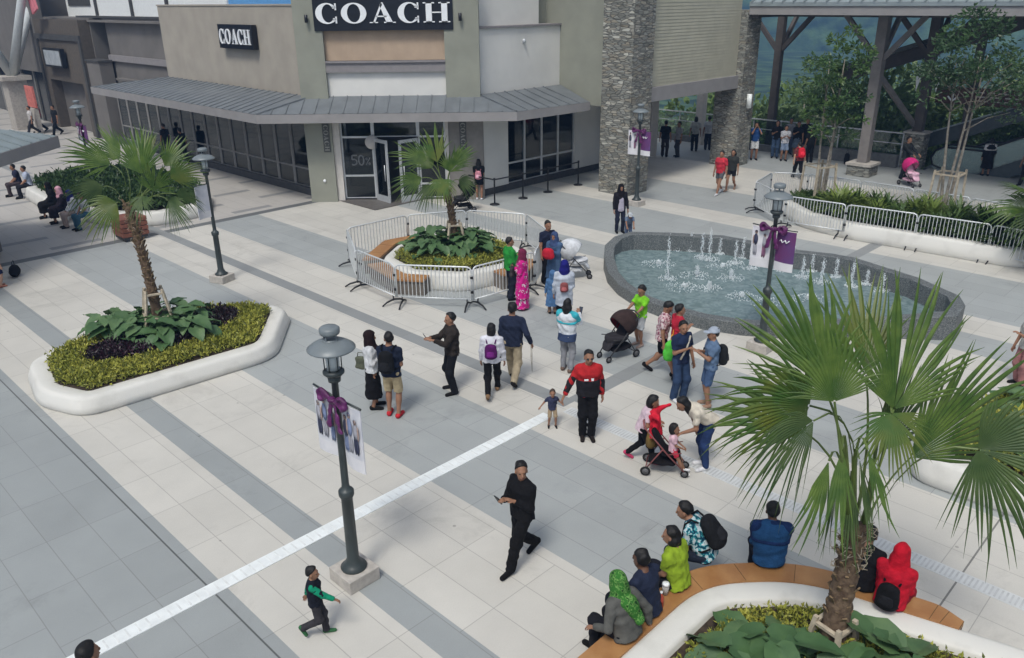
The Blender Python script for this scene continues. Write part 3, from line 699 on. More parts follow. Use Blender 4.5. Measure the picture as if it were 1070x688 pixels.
# ------------------------------------------------------------------ paving
def paving():
    m=bpy.data.materials.new('stone_paving'); m.use_nodes=True; n=m.node_tree.nodes; l=m.node_tree.links; b=n['Principled BSDF']
    def mth(op,a,c=None,d=None):
        x=n.new('ShaderNodeMath'); x.operation=op
        for i,q in enumerate((a,c,d)):
            if q is None: continue
            if isinstance(q,(int,float)): x.inputs[i].default_value=q
            else: l.new(q,x.inputs[i])
        return x.outputs[0]
    def mix(f,a,c,mode='MIX'):
        x=n.new('ShaderNodeMix'); x.data_type='RGBA'; x.blend_type=mode
        for i,q in ((0,f),(6,a),(7,c)):
            if isinstance(q,tuple): x.inputs[i].default_value=(*q,1)
            elif isinstance(q,(int,float)): x.inputs[i].default_value=q
            else: l.new(q,x.inputs[i])
        return x.outputs[2]
    tc=n.new('ShaderNodeTexCoord'); sp=n.new('ShaderNodeSeparateXYZ'); l.new(tc.outputs['Object'],sp.inputs[0]); u,v=sp.outputs[0],sp.outputs[1]
    BE=(.515,.497,.45); GA=(.285,.303,.30); GB=(.325,.342,.336); DK=(.13,.137,.138); MD=(.235,.245,.243)
    st=[(-20,GA),(3.27,BE),(4.44,GA),(4.98,BE),(6.82,GB),(9.15,BE),(10.34,MD),(10.66,BE),(12.02,GB),(13.9,BE),(17.97,GB),(19.2,BE),(20.5,GB),(23.95,BE),(25.4,GB),(28.35,BE),(33.2,GB)]
    cr=n.new('ShaderNodeValToRGB'); cr.color_ramp.interpolation='CONSTANT'; e=cr.color_ramp.elements
    for i,(p,c) in enumerate(st):
        q=(p+20)/60
        if i<2: e[i].position=q; e[i].color=(*c,1)
        else: x=e.new(q); x.color=(*c,1)
    l.new(mth('DIVIDE',mth('ADD',u,20.),60.),cr.inputs[0])
    col=cr.outputs[0]
    # the dark channel becomes a silver grating south of the cross drain -> own mesh; here plain stone
    south=mth('LESS_THAN',v,8.87); strip=mth('MULTIPLY',mth('GREATER_THAN',u,10.2),mth('LESS_THAN',u,10.8))
    col=mix(mth('MULTIPLY',south,strip),col,BE)
    # far mall street: beige with short dark dashes
    far=mth('GREATER_THAN',v,26.75); 
    col=mix(far,col,(.42,.40,.37))
    dash=mth('MULTIPLY',mth('LESS_THAN',mth('FRACT',mth('DIVIDE',mth('ADD',v,.45),1.55)),.22),mth('LESS_THAN',mth('FRACT',mth('ADD',mth('DIVIDE',u,3.1),mth('MULTIPLY',mth('FLOOR',mth('DIVIDE',mth('ADD',v,.45),1.55)),.37))),.5))
    col=mix(mth('MULTIPLY',far,dash),col,(.25,.25,.245))
    # dark bands across
    def band(c,hw,lo,hi): return mth('MULTIPLY',mth('LESS_THAN',mth('ABSOLUTE',mth('SUBTRACT',v,c)),hw),mth('MULTIPLY',mth('GREATER_THAN',u,lo),mth('LESS_THAN',u,hi)))
    col=mix(band(26.92,.2,-20,16.9),col,DK); col=mix(band(8.87,.18,10.66,33.),col,MD)
    ub=mth('MULTIPLY',mth('LESS_THAN',mth('ABSOLUTE',mth('SUBTRACT',u,10.5)),.16),mth('GREATER_THAN',v,8.87)); col=mix(ub,col,MD)
    # slabs
    row=mth('FLOOR',mth('DIVIDE',mth('SUBTRACT',u,3.27),.585)); fu=mth('FRACT',mth('DIVIDE',mth('SUBTRACT',u,3.27),.585))
    par=mth('MULTIPLY',mth('FRACT',mth('MULTIPLY',mth('FLOOR',mth('DIVIDE',row,3.)),.41)),1.17)
    vv=mth('DIVIDE',mth('ADD',mth('ADD',v,par),.61),1.17); fv=mth('FRACT',vv); rv=mth('FLOOR',vv)
    cx=n.new('ShaderNodeCombineXYZ'); l.new(row,cx.inputs[0]); l.new(rv,cx.inputs[1])
    wn=n.new('ShaderNodeTexWhiteNoise'); wn.noise_dimensions='2D'; l.new(cx.outputs[0],wn.inputs['Vector'])
    tone=mth('ADD',.965,mth('MULTIPLY',wn.outputs['Value'],.075))
    nz=n.new('ShaderNodeTexNoise'); nz.inputs['Scale'].default_value=1.1; nz.inputs['Detail'].default_value=7; nz.inputs['Roughness'].default_value=.62; l.new(tc.outputs['Object'],nz.inputs['Vector'])
    n3=n.new('ShaderNodeTexNoise'); n3.inputs['Scale'].default_value=.16; n3.inputs['Detail'].default_value=3; l.new(tc.outputs['Object'],n3.inputs['Vector'])
    n4=n.new('ShaderNodeTexNoise'); n4.inputs['Scale'].default_value=55; n4.inputs['Detail'].default_value=2; l.new(tc.outputs['Object'],n4.inputs['Vector'])
    tone=mth('MULTIPLY',tone,mth('ADD',.70,mth('ADD',mth('MULTIPLY',nz.outputs[0],.26),mth('ADD',mth('MULTIPLY',n3.outputs[0],.22),mth('MULTIPLY',n4.outputs[0],.12)))))
    n5=n.new('ShaderNodeTexNoise'); n5.inputs['Scale'].default_value=.55; n5.inputs['Detail'].default_value=8; n5.inputs['Roughness'].default_value=.7; n5.inputs['Distortion'].default_value=.6; l.new(tc.outputs['Object'],n5.inputs['Vector'])
    st_=n.new('ShaderNodeMapRange'); st_.inputs[1].default_value=.56; st_.inputs[2].default_value=.72; st_.inputs[3].default_value=1.; st_.inputs[4].default_value=.80; l.new(n5.outputs[0],st_.inputs[0])
    vg=n.new('ShaderNodeTexVoronoi'); vg.inputs['Scale'].default_value=1.3; l.new(tc.outputs['Object'],vg.inputs['Vector']); sp_=mth('SUBTRACT',1.,mth('MULTIPLY',mth('LESS_THAN',vg.outputs['Distance'],.035),.35))
    tone=mth('MULTIPLY',tone,mth('MULTIPLY',st_.outputs[0],sp_))
    cc=n.new('ShaderNodeCombineColor'); [l.new(tone,cc.inputs[i]) for i in range(3)]
    col=mix(1.,col,cc.outputs[0],'MULTIPLY')
    ju=mth('LESS_THAN',mth('MINIMUM',fu,mth('SUBTRACT',1.,fu)),.010); jv=mth('LESS_THAN',mth('MINIMUM',fv,mth('SUBTRACT',1.,fv)),.005)
    g1=mth('LESS_THAN',mth('ABSOLUTE',mth('SUBTRACT',u,3.27)),.012); g2=mth('LESS_THAN',mth('ABSOLUTE',mth('SUBTRACT',v,1.87)),.012)
    j=mth('MAXIMUM',ju,jv); col=mix(mth('MULTIPLY',j,.42),col,(.13,.125,.12)); g=mth('MAXIMUM',g1,g2); col=mix(mth('MULTIPLY',g,.7),col,(.04,.04,.04))
    l.new(col,b.inputs['Base Color']); b.inputs['Specular IOR Level'].default_value=.35
    l.new(mth('ADD',.42,mth('MULTIPLY',nz.outputs[0],.3)),b.inputs['Roughness'])
    bp=n.new('ShaderNodeBump'); bp.inputs['Strength'].default_value=.25; bp.inputs['Distance'].default_value=.006; l.new(mth('SUBTRACT',mth('MULTIPLY',n4.outputs[0],.3),j),bp.inputs['Height']); l.new(bp.outputs[0],b.inputs['Normal'])
    return m
PLAZA=[(-22,-14),(46,-14),(46,11.9),(37.9,11.9),(37.9,40),(37.9,100),(-22,100)]
m=MB(); m.prism(PLAZA,-1.5,0); plaza=m.build('plaza_paving',paving()); plaza.rotation_euler=(0,0,ANG); tag(plaza,kind='structure')
# terrain to the horizon, hills and mountain
def terrain():
    r=np.concatenate([np.linspace(2,60,16),np.geomspace(70,3200,46)]); a=np.linspace(0,2*np.pi,161)[:-1]
    r=np.unique(np.concatenate([r,np.linspace(420,640,24)])); R,A=np.meshgrid(r,a,indexing='ij'); X=8+R*np.cos(A); Y=20+R*np.sin(A)
    rg=np.random.default_rng(3); d=np.hypot(X-8,Y-20); z=-2.2-np.clip((d-22)*.36,0,17)
    f=np.clip((d-430)/190,0,1)**.85; hN=sum(np.sin(X*kx+Y*ky+p)*am for kx,ky,p,am in [(.004,.003,.3,1),(.009,-.006,1.2,.5),(-.013,.011,2.,.3),(.03,.02,.5,.14),(-.035,.028,3.,.12),(.07,-.05,1.,.06)])
    dirf=.55+.45*np.cos(A-math.radians(52)); z=z+f*dirf*(125+22*hN)*np.where(d>1500,np.clip(1-(d-1500)/2600,.2,1),1)
    V=np.column_stack([X.ravel(),Y.ravel(),z.ravel()]); nr,na=R.shape; i=np.arange(nr-1)[:,None]; k=np.arange(na)[None,:]; k2=(k+1)%na
    F=np.stack([i*na+k,(i+1)*na+k,(i+1)*na+k2,i*na+k2],-1).reshape(-1,4)
    mt=M('forested_hills',(.010,.030,.013),rough=1,col2=(.085,.15,.055),scale=.12,bump=.7,bscale=.2,detail=6)
    [x for x in mt.node_tree.nodes if x.type=='BUMP'][0].inputs['Distance'].default_value=5
    o=np_mesh('hills',V,F,mt); tag(o,kind='structure')
    return o
hills=terrain()
# ------------------------------------------------------------------ drains set in the paving
def drainmat():
    m=M('drain_cover',(.72,.75,.74),rough=.4,var=.07,scale=5,metal=.0,spec=.6); return m
DR=drainmat(); DRS=M('drain_slots',(.66,.68,.67),rough=.7); DR2=M('drain_cover_grey',(.53,.545,.54),rough=.5,var=.05,scale=5); DRS2=M('drain_slots_grey',(.44,.45,.45),rough=.7)
def drain(label,u0,u1,v0,v1,along,step,z=.004,group=None,raise_=0.,mats=None):
    mats=mats or (DR,DRS)
    t=thing('drain_channel',label,'drain',(*W(u0,v0),0),ANG,group)
    m=MB(); ubox(m,u0,u1,v0,v1,-.02,z+raise_); bw(m,'cover',mats[0],t)
    m=MB(); a,b=(u0,u1) if along=='u' else (v0,v1); n=int((b-a)/step); h=z+raise_+.003
    for i in range(n):
        c=a+(i+.5)*step
        if along=='u': ubox(m,c-.012,c+.012,v0+.03,v1-.03,h-.004,h)
        else: ubox(m,u0+.03,u1-.03,c-.012,c+.012,h-.004,h)
    bw(m,'slots',mats[1],t); return t
# ------------------------------------------------------------------ store
GREIGE=M('wall_greige',(.36,.325,.27),rough=.9,var=.07,scale=1.2,bump=.15,bscale=120)
GRGREEN=M('wall_grey_green',(.265,.27,.222),rough=.9,var=.07,scale=1.2,bump=.15,bscale=120)
OFFW=M('wall_off_white',(.68,.67,.63),rough=.85,var=.05,scale=1.,bump=.12,bscale=120)
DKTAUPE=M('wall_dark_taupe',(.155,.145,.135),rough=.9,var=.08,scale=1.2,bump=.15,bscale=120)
MAUVE=M('moulding_mauve_grey',(.24,.225,.225),rough=.85,var=.06)
PLINTH=M('plinth_dark',(.06,.06,.06),rough=.8,var=.15)
JAMB=M('jamb_pale',(.55,.52,.48),rough=.8,var=.05)
ALU=M('aluminium_frame',(.55,.57,.58),rough=.4,var=.05,metal=.4)
ALUD=M('mullion_grey',(.20,.195,.185),rough=.6,var=.08)
BLACK=M('sign_black',(.008,.009,.013),rough=.35,var=.1,spec=.5)
LETTER=M('letter_white',(.80,.82,.83),rough=.5,var=.02)
CONC=M('pale_concrete',(.42,.39,.35),rough=.9,var=.12,scale=10,bump=.3)
STEELG=M('steel_taupe',(.19,.175,.165),rough=.7,var=.1,scale=3)
STEELD=M('steel_dark_brown',(.085,.075,.07),rough=.7,var=.12,scale=3)
def glass():
    m=bpy.data.materials.new('shop_glass'); m.use_nodes=True; n=m.node_tree.nodes; l=m.node_tree.links; n.remove(n['Principled BSDF'])
    g=n.new('ShaderNodeBsdfGlossy'); g.inputs['Roughness'].default_value=.03; g.inputs['Color'].default_value=(.9,.95,.97,1)
    t=n.new('ShaderNodeBsdfTransparent'); t.inputs['Color'].default_value=(.40,.43,.43,1); fr=n.new('ShaderNodeFresnel'); fr.inputs['IOR'].default_value=1.55
    mx=n.new('ShaderNodeMixShader'); l.new(fr.outputs[0],mx.inputs[0]); l.new(t.outputs[0],mx.inputs[1]); l.new(g.outputs[0],mx.inputs[2]); l.new(mx.outputs[0],n['Material Output'].inputs[0]); return m
GLASS=glass()
def clearglass():
    m=GLASS.copy(); m.name='clear_glass'; [x for x in m.node_tree.nodes if x.type=='BSDF_TRANSPARENT'][0].inputs['Color'].default_value=(.80,.88,.87,1); return m
CLEAR=clearglass()
def paintedsheenglass():
    m=CLEAR.copy(); m.name='glass_painted_reflection'; n=m.node_tree.nodes; l=m.node_tree.links; d=n.new('ShaderNodeBsdfDiffuse'); d.inputs['Color'].default_value=(.55,.66,.62,1); mx=n.new('ShaderNodeMixShader'); mx.inputs[0].default_value=.30
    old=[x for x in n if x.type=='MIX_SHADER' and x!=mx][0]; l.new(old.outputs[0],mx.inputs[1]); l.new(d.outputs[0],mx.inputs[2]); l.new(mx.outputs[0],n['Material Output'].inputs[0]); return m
ESCGL=paintedsheenglass()  # balustrade glass: its bright reflection is painted in as pale green diffuse
def roofmat(name,c):
    m=M(name,c,rough=.5,var=.10,scale=2.,metal=.15,spec=.45); return m
ROOF=roofmat('seam_roof_grey',(.155,.17,.18)); ROOFL=roofmat('seam_roof_pale',(.25,.29,.30)); FASC=M('fascia_taupe_grey',(.265,.255,.25),rough=.8,var=.06,scale=2)
def stonemat():
    m=bpy.data.materials.new('ledge_stone'); m.use_nodes=True; n=m.node_tree.nodes; l=m.node_tree.links; b=n['Principled BSDF']; b.inputs['Roughness'].default_value=.9
    tc=n.new('ShaderNodeTexCoord'); mp=n.new('ShaderNodeMapping'); mp.inputs['Scale'].default_value=(2.4,2.4,9.); l.new(tc.outputs['Object'],mp.inputs[0])
    vo=n.new('ShaderNodeTexVoronoi'); vo.inputs['Scale'].default_value=1.5; l.new(mp.outputs[0],vo.inputs['Vector'])
    ve=n.new('ShaderNodeTexVoronoi'); ve.feature='DISTANCE_TO_EDGE'; ve.inputs['Scale'].default_value=1.5; l.new(mp.outputs[0],ve.inputs['Vector'])
    sp=n.new('ShaderNodeSeparateColor'); l.new(vo.outputs['Color'],sp.inputs[0])
    cr=n.new('ShaderNodeValToRGB'); e=cr.color_ramp.elements; e[0].color=(.15,.15,.13,1); e[1].color=(.46,.455,.40,1); x=e.new(.5); x.color=(.28,.285,.255,1); x=e.new(.8); x.color=(.25,.225,.175,1); l.new(sp.outputs[0],cr.inputs[0])
    r2=n.new('ShaderNodeValToRGB'); r2.color_ramp.elements[0].color=(.35,.35,.35,1); r2.color_ramp.elements[0].position=.0; r2.color_ramp.elements[1].position=.10; l.new(ve.outputs['Distance'],r2.inputs[0])
    mx=n.new('ShaderNodeMix'); mx.data_type='RGBA'; mx.blend_type='MULTIPLY'; mx.inputs[0].default_value=1; l.new(cr.outputs[0],mx.inputs[6]); l.new(r2.outputs[0],mx.inputs[7]); l.new(mx.outputs[2],b.inputs['Base Color'])
    bp=n.new('ShaderNodeBump'); bp.inputs['Strength'].default_value=.9; bp.inputs['Distance'].default_value=.05; ad=n.new('ShaderNodeMath'); ad.operation='ADD'; l.new(r2.outputs[0],ad.inputs[0]); l.new(sp.outputs[1],ad.inputs[1]); l.new(ad.outputs[0],bp.inputs['Height']); l.new(bp.outputs[0],b.inputs['Normal'])
    return m
STONE=stonemat()
def wavemat(name,c,scale,axis,depth=.02):
    m=M(name,c,rough=.85,var=.06,scale=2); n=m.node_tree.nodes; l=m.node_tree.links
    wv=n.new('ShaderNodeTexWave'); wv.wave_profile='SAW'; wv.bands_direction=axis; wv.inputs['Scale'].default_value=scale; tc=[x for x in n if x.type=='TEX_COORD'][0]; l.new(tc.outputs['Object'],wv.inputs['Vector'])
    bp=n.new('ShaderNodeBump'); bp.inputs['Distance'].default_value=depth; bp.inputs['Strength'].default_value=.8; l.new(wv.outputs['Fac'],bp.inputs['Height']); l.new(bp.outputs[0],n['Principled BSDF'].inputs['Normal']); return m
SIDING=M('lap_siding_khaki',(.40,.385,.30),rough=.85,var=.06,scale=2)
RIBBED=wavemat('ribbed_tan_cladding',(.43,.325,.235),2.2,'X')
def letter(mb,ch,x,w,h,th,place):
    "high-contrast serif capitals as extruded polygons; place(x,z,depth)->world"
    def ext(poly):
        n=len(poly); vs=[place(a,b,0) for a,b in poly]+[place(a,b,th) for a,b in poly]
        mb.add(vs,[tuple(range(n)),tuple(range(2*n-1,n-1,-1))]+[(i,(i+1)%n,n+(i+1)%n,n+i) for i in range(n)])
    def strip(o,i):
        for k in range(len(o)-1): ext([o[k],o[k+1],i[k+1],i[k]])
    R=lambda a,b,c,d: ext([(x+a*w,b*h),(x+c*w,b*h),(x+c*w,d*h),(x+a*w,d*h)])
    if ch in 'OC':
        a0,a1=(0,2*math.pi) if ch=='O' else (math.radians(38),math.radians(322))
        N=40; o=[];i=[]
        for k in range(N+1):
            a=a0+(a1-a0)*k/N; o.append((x+w*(.5+.5*math.cos(a)),h*(.5+.52*math.sin(a)))); i.append((x+w*(.5+(.26 if ch=='O' else .27)*math.cos(a)+(0 if ch=='O' else .05)),h*(.5+.455*math.sin(a))))
        strip(o,i)
        if ch=='C': R(.86,.66,.93,1.0); R(.86,.0,.93,.34); R(.76,.74,.90,.84); R(.76,.16,.90,.26)
    if ch=='A':
        ext([(x+.12*w,0),(x+.2*w,0),(x+.53*w,.93*h),(x+.48*w,1.02*h)]); ext([(x+.48*w,1.02*h),(x+.42*w,.88*h),(x+.66*w,0),(x+.92*w,0),(x+.54*w,1.02*h)]); R(.25,.30,.68,.36); R(0,0,.32,.05); R(.56,-.001,1.02,.05)
    if ch=='H':
        R(.1,0,.32,1); R(.68,0,.90,1); R(.30,.47,.70,.53)
        for a in (0,.58):
            R(a,-.001,a+.42,.055); R(a,.945,a+.42,1.001)
store=thing('store_building','large greige outlet store with a black sign, grey wraparound awning and corner entrance','store',(*W(17.05,22.75),0),ANG)
def part(name,mat,*boxes,root=store,wx=()):
    m=MB(); [ubox(m,*b) for b in boxes]; [m.box(*b) for b in wx]; return bw(m,name,mat,root)
YC=30.8
part('left_wall',GREIGE,(17.05,17.4,27.2,39.5,3.2,7.0),(17.02,17.43,27.2,39.53,7.0,7.06))
part('recessed_wall',DKTAUPE,(17.75,18.1,39.5,48.,2.6,6.4),(17.4,17.75,39.35,39.5,2.9,6.98))
part('roof_slab',DKTAUPE,(17.4,26,27.2,60,6.2,6.3))
part('moulding',MAUVE,(17.6,17.75,39.5,48.,4.25,4.55))
part('coping',PLINTH,(17.7,18.15,39.54,52.,6.4,6.5))
part('corner_pilaster',GRGREEN,wx=[(-7.62,-6.62,30.55,31.3,0,8.2)])
part('corner_pilaster',GRGREEN,wx=[(-2.3,-1.06,30.55,31.3,3.3,8.2)])
part('entrance_wall',M('wall_warm_grey',(.22,.205,.185),rough=.9,var=.07),wx=[(-2.3,-1.0,30.72,31.3,0,3.3)])
part('upper_panel',OFFW,wx=[(-6.62,-2.3,30.72,31.1,3.3,4.74)])
part('moulding',MAUVE,wx=[(-6.62,-2.3,30.58,31.1,4.74,5.12),(-6.62,-2.3,30.52,30.6,5.07,5.14)])
part('ribbed_panel',RIBBED,wx=[(-6.62,-2.3,30.75,31.1,5.14,8.2)])
part('white_block',OFFW,(20.95,25.72,22.55,23.2,3.2,6.16))
part('coping',MAUVE,(20.9,25.78,22.47,23.3,6.16,6.23))
part('white_block',OFFW,(20.95,24.9,22.95,23.6,6.23,9.))
part('side_wall',GRGREEN,(25.72,26.1,19.7,24.4,3.2,9.),(24.9,25.72,23.3,24.4,6.0,9.))
part('right_wall',OFFW,(21.2,22.92,22.75,23.1,.25,3.4),(27.0,28.75,22.75,23.1,.25,3.4),(22.92,27.0,22.8,23.1,3.06,3.4))
part('plinth',PLINTH,(21.15,28.8,22.70,23.1,0,.25),(16.98,17.35,27.3,47.5,0,.28))
# entrance
for x in (-6.62,-2.42): part('door_jamb',JAMB,wx=[(x,x+.26 if x<-5 else x+.12,30.66,31.,0,3.3)])
def window(mk,x0,x1,rails,name='window',root=store,fr=ALU,w=.06,depth=.08):
    "mk(box)->world corners; frame with mullions and one pane per opening"
    m=MB(); zs=rails
    for x in (x0,x1-w): mk(m,x,x+w,0,depth,zs[0],zs[-1])
    for z in zs: mk(m,x0+w,x1-w,0.004,depth-.004,z-.035 if z>zs[0] else z,z+.035 if z<zs[-1] else z)
    f=bw(m,name,fr,root)
    for a,b in zip(zs[:-1],zs[1:]):
        m=MB(); mk(m,x0+w,x1-w,.035,.045,a+.035,b-.035); sub(m,'pane',GLASS,f,root)
    return f
mkC=lambda m,a,b,d0,d1,z0,z1: m.box(a,b,YC+.0+d0,YC+d1,z0,z1)
window(mkC,-6.36,-5.15,[0.08,.95,2.4,3.2]); window(mkC,-5.15,-3.45,[2.4,3.2]); window(mkC,-3.45,-2.42,[.08,.62,2.4,3.2])
def door(x,hinge,ang):
    m=MB(); L=.86
    for a,b,z0,z1 in ((0,.09,0.02,2.36),(L-.09,L,.02,2.36),(.09,L-.09,.02,.26),(.09,L-.09,2.24,2.36)): m.box(a,b,-.03,.03,z0,z1)
    def tr(m): 
        c,s=math.cos(ang),math.sin(ang); m.v=[(x+p[0]*c*hinge-p[1]*s,YC-.04+(p[0]*s)*hinge*(1)+p[1]*c,p[2]) for p in m.v]; return m
    d=bw(tr(m),'door',ALU,store); m=MB(); m.box(.09,L-.09,-.008,.008,.26,2.24); sub(tr(m),'pane',GLASS,d,store)
    m=MB(); m.tube([(L-.14,-.07,.85),(L-.14,-.07,1.45)],.018,8); sub(tr(m),'handle',ALU,d,store)
door(-5.12,1,math.radians(-48)); door(-3.48,-1,math.radians(48)) if False else door(-3.48,-1,math.radians(42))
# sale lettering on the entrance glass, lamp disc
m=MB()
def stroke(m,pts,x,z,s,w=.05):
    for a,b in zip(pts[:-1],pts[1:]): m.bar((x+a[0]*s,YC+.028,z+a[1]*s),(x+b[0]*s,YC+.028,z+b[1]*s),w,.006,upv=(0,1,0))
stroke(m,[(.8,1.4),(.1,1.4),(.05,.8),(.5,.85),(.75,.6),(.7,.2),(.3,0),(0,.1)],-6.02,1.35,.26)
stroke(m,[(.4+.38*math.cos(a),.7+.7*math.sin(a)) for a in [i*math.pi/6 for i in range(13)]],-5.76,1.35,.26)
stroke(m,[(0,0),(.8,1.4)],-5.48,1.35,.2,.03); stroke(m,[(.15+.14*math.cos(a),1.15+.2*math.sin(a)) for a in [i*math.pi/4 for i in range(9)]],-5.48,1.35,.2,.03); stroke(m,[(.65+.14*math.cos(a),.25+.2*math.sin(a)) for a in [i*math.pi/4 for i in range(9)]],-5.48,1.35,.2,.03)
bw(m,'window_lettering',M('vinyl_grey',(.16,.17,.175),rough=.6),store)
m=MB(); m.lathe([(.0,0),(.26,0),(.26,.05),(0,.05)],24); m.v=[(-5.18+p[0],YC-.06-p[2],2.22+p[1]) for p in m.v]; bw(m,'round_plate',JAMB,store)
# left glazed wall
mkL=lambda m,a,b,d0,d1,z0,z1: ubox(m,17.1+d0,17.1+d1,a,b,z0,z1)
part('corner_pier',STONE,(16.98,17.5,27.12,27.68,0,3.3)); part('door_jamb',ALUD,(17.03,17.4,27.68,27.95,0.28,3.3))
vv=27.95
while vv<46.5: window(mkL,vv,vv+1.24,[.28,1.0,3.2],fr=ALUD,w=.09); vv+=1.24
part('pier',DKTAUPE,(16.9,17.6,47.6,49.4,0,4.2)); part('coping',PLINTH,(16.84,17.66,47.54,49.46,4.2,4.3))
mkR=lambda m,a,b,d0,d1,z0,z1: ubox(m,a,b,22.82+d0,22.82+d1,z0,z1)
for i in range(4): window(mkR,22.92+i*1.02,22.92+(i+1)*1.02,[.25,1.05,3.06],w=.05)
# interior seen through the glass
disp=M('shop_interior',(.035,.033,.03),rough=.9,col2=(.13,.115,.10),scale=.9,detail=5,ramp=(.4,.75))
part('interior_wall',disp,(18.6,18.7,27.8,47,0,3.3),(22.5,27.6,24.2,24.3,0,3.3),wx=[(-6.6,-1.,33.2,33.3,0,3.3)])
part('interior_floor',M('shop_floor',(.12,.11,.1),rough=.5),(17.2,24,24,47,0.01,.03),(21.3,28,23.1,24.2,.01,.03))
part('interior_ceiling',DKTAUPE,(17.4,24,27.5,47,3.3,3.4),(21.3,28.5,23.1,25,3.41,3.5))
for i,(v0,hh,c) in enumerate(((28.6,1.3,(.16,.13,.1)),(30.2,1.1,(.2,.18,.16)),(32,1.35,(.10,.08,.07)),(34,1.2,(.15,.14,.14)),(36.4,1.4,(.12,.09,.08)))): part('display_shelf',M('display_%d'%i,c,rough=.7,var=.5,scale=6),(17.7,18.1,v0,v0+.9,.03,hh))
for i,(u0,c) in enumerate(((23.0,(.10,.11,.14)),(24.05,(.32,.31,.31)),(25.05,(.30,.30,.31)))): part('window_poster',M('poster_%d'%i,tuple(x*.7 for x in c),rough=.6,col2=tuple(min(.9,x*2.2) for x in c),scale=2.2,detail=3,ramp=(.4,.6)),(u0,u0+.86,22.93,22.95,1.15,2.95))
# awning
ZE0,ZE1,ZW=3.12,3.42,3.9
eave=[W(14.7,43.0),W(14.7,27.25),W(21.3,20.5),W(25.1,20.45)]; 
Lx=eave[1]; Rx=W(21.3,20.5); Y0=(Lx[1]+Rx[1])/2; eave[1]=(Lx[0],Y0-.0); 
wall=[W(17.05,39.5),W(17.05,27.3),(-1.1,YC-.1),W(25.72,22.5)]; wall[1]=(W(17.05,27.1)[0],YC-.1)
eave[2]=(W(21.1,20.5)[0],Y0)
m=MB(); n=4
vs=[(*p,ZE0) for p in eave]+[(*p,ZE1) for p in eave]+[(*p,ZW) for p in wall]+[(*p,ZE0+.02) for p in wall]
fs=[(n+i,n+i+1,2*n+i+1,2*n+i) for i in range(3)]+[(3*n+i,3*n+i+1,i+1,i) for i in range(3)]+[(0,n,2*n,3*n),(n-1,2*n-1,3*n-1,4*n-1)]+[(2*n+i,2*n+i+1,3*n+i+1,3*n+i) for i in range(3)]
m.add(vs,fs)
for i in range(3):
    a,b=Vector((*eave[i],ZE1)),Vector((*eave[i+1],ZE1)); c,d=Vector((*wall[i],ZW)),Vector((*wall[i+1],ZW)); dr=(b-a).normalized(); k=int((b-a).length/.5)
    pr=Vector((-dr.y,dr.x,0)); 
    for j in range(1,k):
        p=a+(b-a)*j/k; w_=c+(d-c)*(((p-c).dot(dr))/max(.01,(d-c).dot(dr)))
        t_=(p-c).dot(dr)/max(.01,(d-c).dot(dr))
        if t_<0: e_,o_=c,a; 
        elif t_>1: e_,o_=d,b
        else: e_=None
        if e_ is None: q=w_
        else:
            s_=(p-o_).dot(dr)/((e_-o_).dot(dr)); up3=(w_-p); q=p+ (up3)*s_; q.z=ZE1+(ZW-ZE1)*s_
        m.bar(p+Vector((0,0,.012)),q+Vector((0,0,.012)),.03,.035)
for i in (1,2): m.bar((*eave[i],ZE1+.02),(*wall[i],ZW+.02),.07,.05)
aw=bw(m,'awning_roof',ROOF,store)
m=MB()
for i in range(3):
    a,b=Vector((*eave[i],0)),Vector((*eave[i+1],0)); d=(b-a).normalized(); o=Vector((d.y,-d.x,0))*.02
    o=-o if (a+o).length>(a-o).length else o
    ex=d*.014
    m.add([(*(a+o*1.5-ex)[:2],ZE0-.02),(*(b+o*1.5+ex)[:2],ZE0-.02),(*(b+o*1.5+ex)[:2],ZE1-.01),(*(a+o*1.5-ex)[:2],ZE1-.01),(*(a+o*.2)[:2],ZE0-.02),(*(b+o*.2)[:2],ZE0-.02),(*(b+o*.2)[:2],ZE1-.01),(*(a+o*.2)[:2],ZE1-.01)],[(0,1,2,3),(7,6,5,4),(0,4,5,1),(3,2,6,7),(0,3,7,4),(1,5,6,2)])
sub(m,'fascia',FASC,aw,store)
# signs
def sign(c,w,h,axis,nrm,lw,lh,gap):
    "black box sign at centre c, axis along the wall, nrm towards the viewer"
    A=Vector((*axis,0)).normalized(); Nn=Vector((*nrm,0)).normalized(); c=Vector(c)
    m=MB(); m.bar(c-A*w/2,c+A*w/2,.22,h); b=bw(m,'sign_board',BLACK,store)
    wd={'C':1.0,'O':1.12,'A':1.12,'H':1.18}; tot=sum(wd[k] for k in 'COACH')*lw+gap*4; x=-tot/2
    for ch in 'COACH':
        m=MB(); letter(m,ch,x,wd[ch]*lw,lh,.04,lambda a,z,d: tuple(c+A*a+Vector((0,0,z-lh/2))+Nn*(.113+d))); sub(m,'letter',LETTER,b,store); x+=wd[ch]*lw+gap
sign((-4.42,30.62,6.74),4.92,1.16,(1,0),(0,-1),.80,.66,.10)
ax=(-VA[0],-VA[1]); sign((*W(16.9,32.05),5.85),2.75,.92,ax,(-UA[0],-UA[1]),.42,.56,.055)
for x in (-7.12,-1.7):
    m=MB(); m.lathe([(.0,0),(.06,0),(.06,.26),(0,.26)],10,(x,30.42,6.45)); m.box(x-.03,x+.03,30.45,30.56,6.5,6.6); bw(m,'wall_lamp',BLACK,store)
for x,z in ((-7.05,.82),): 
    m=MB(); m.ell((x,30.53,z),(.06,.05,.06),10); bw(m,'access_button',LETTER,store)
for (u_,v_,z_) in ((23.6,22.5,5.65),): m=MB(); m.ell((*W(u_,v_),z_),(.07,.07,.09),8); bw(m,'camera_dome',ALU,store)
PLQ=M('dark_plaque',(.085,.085,.075),rough=.6,var=.06); PLT=M('plaque_letters',(.30,.30,.27),rough=.6)
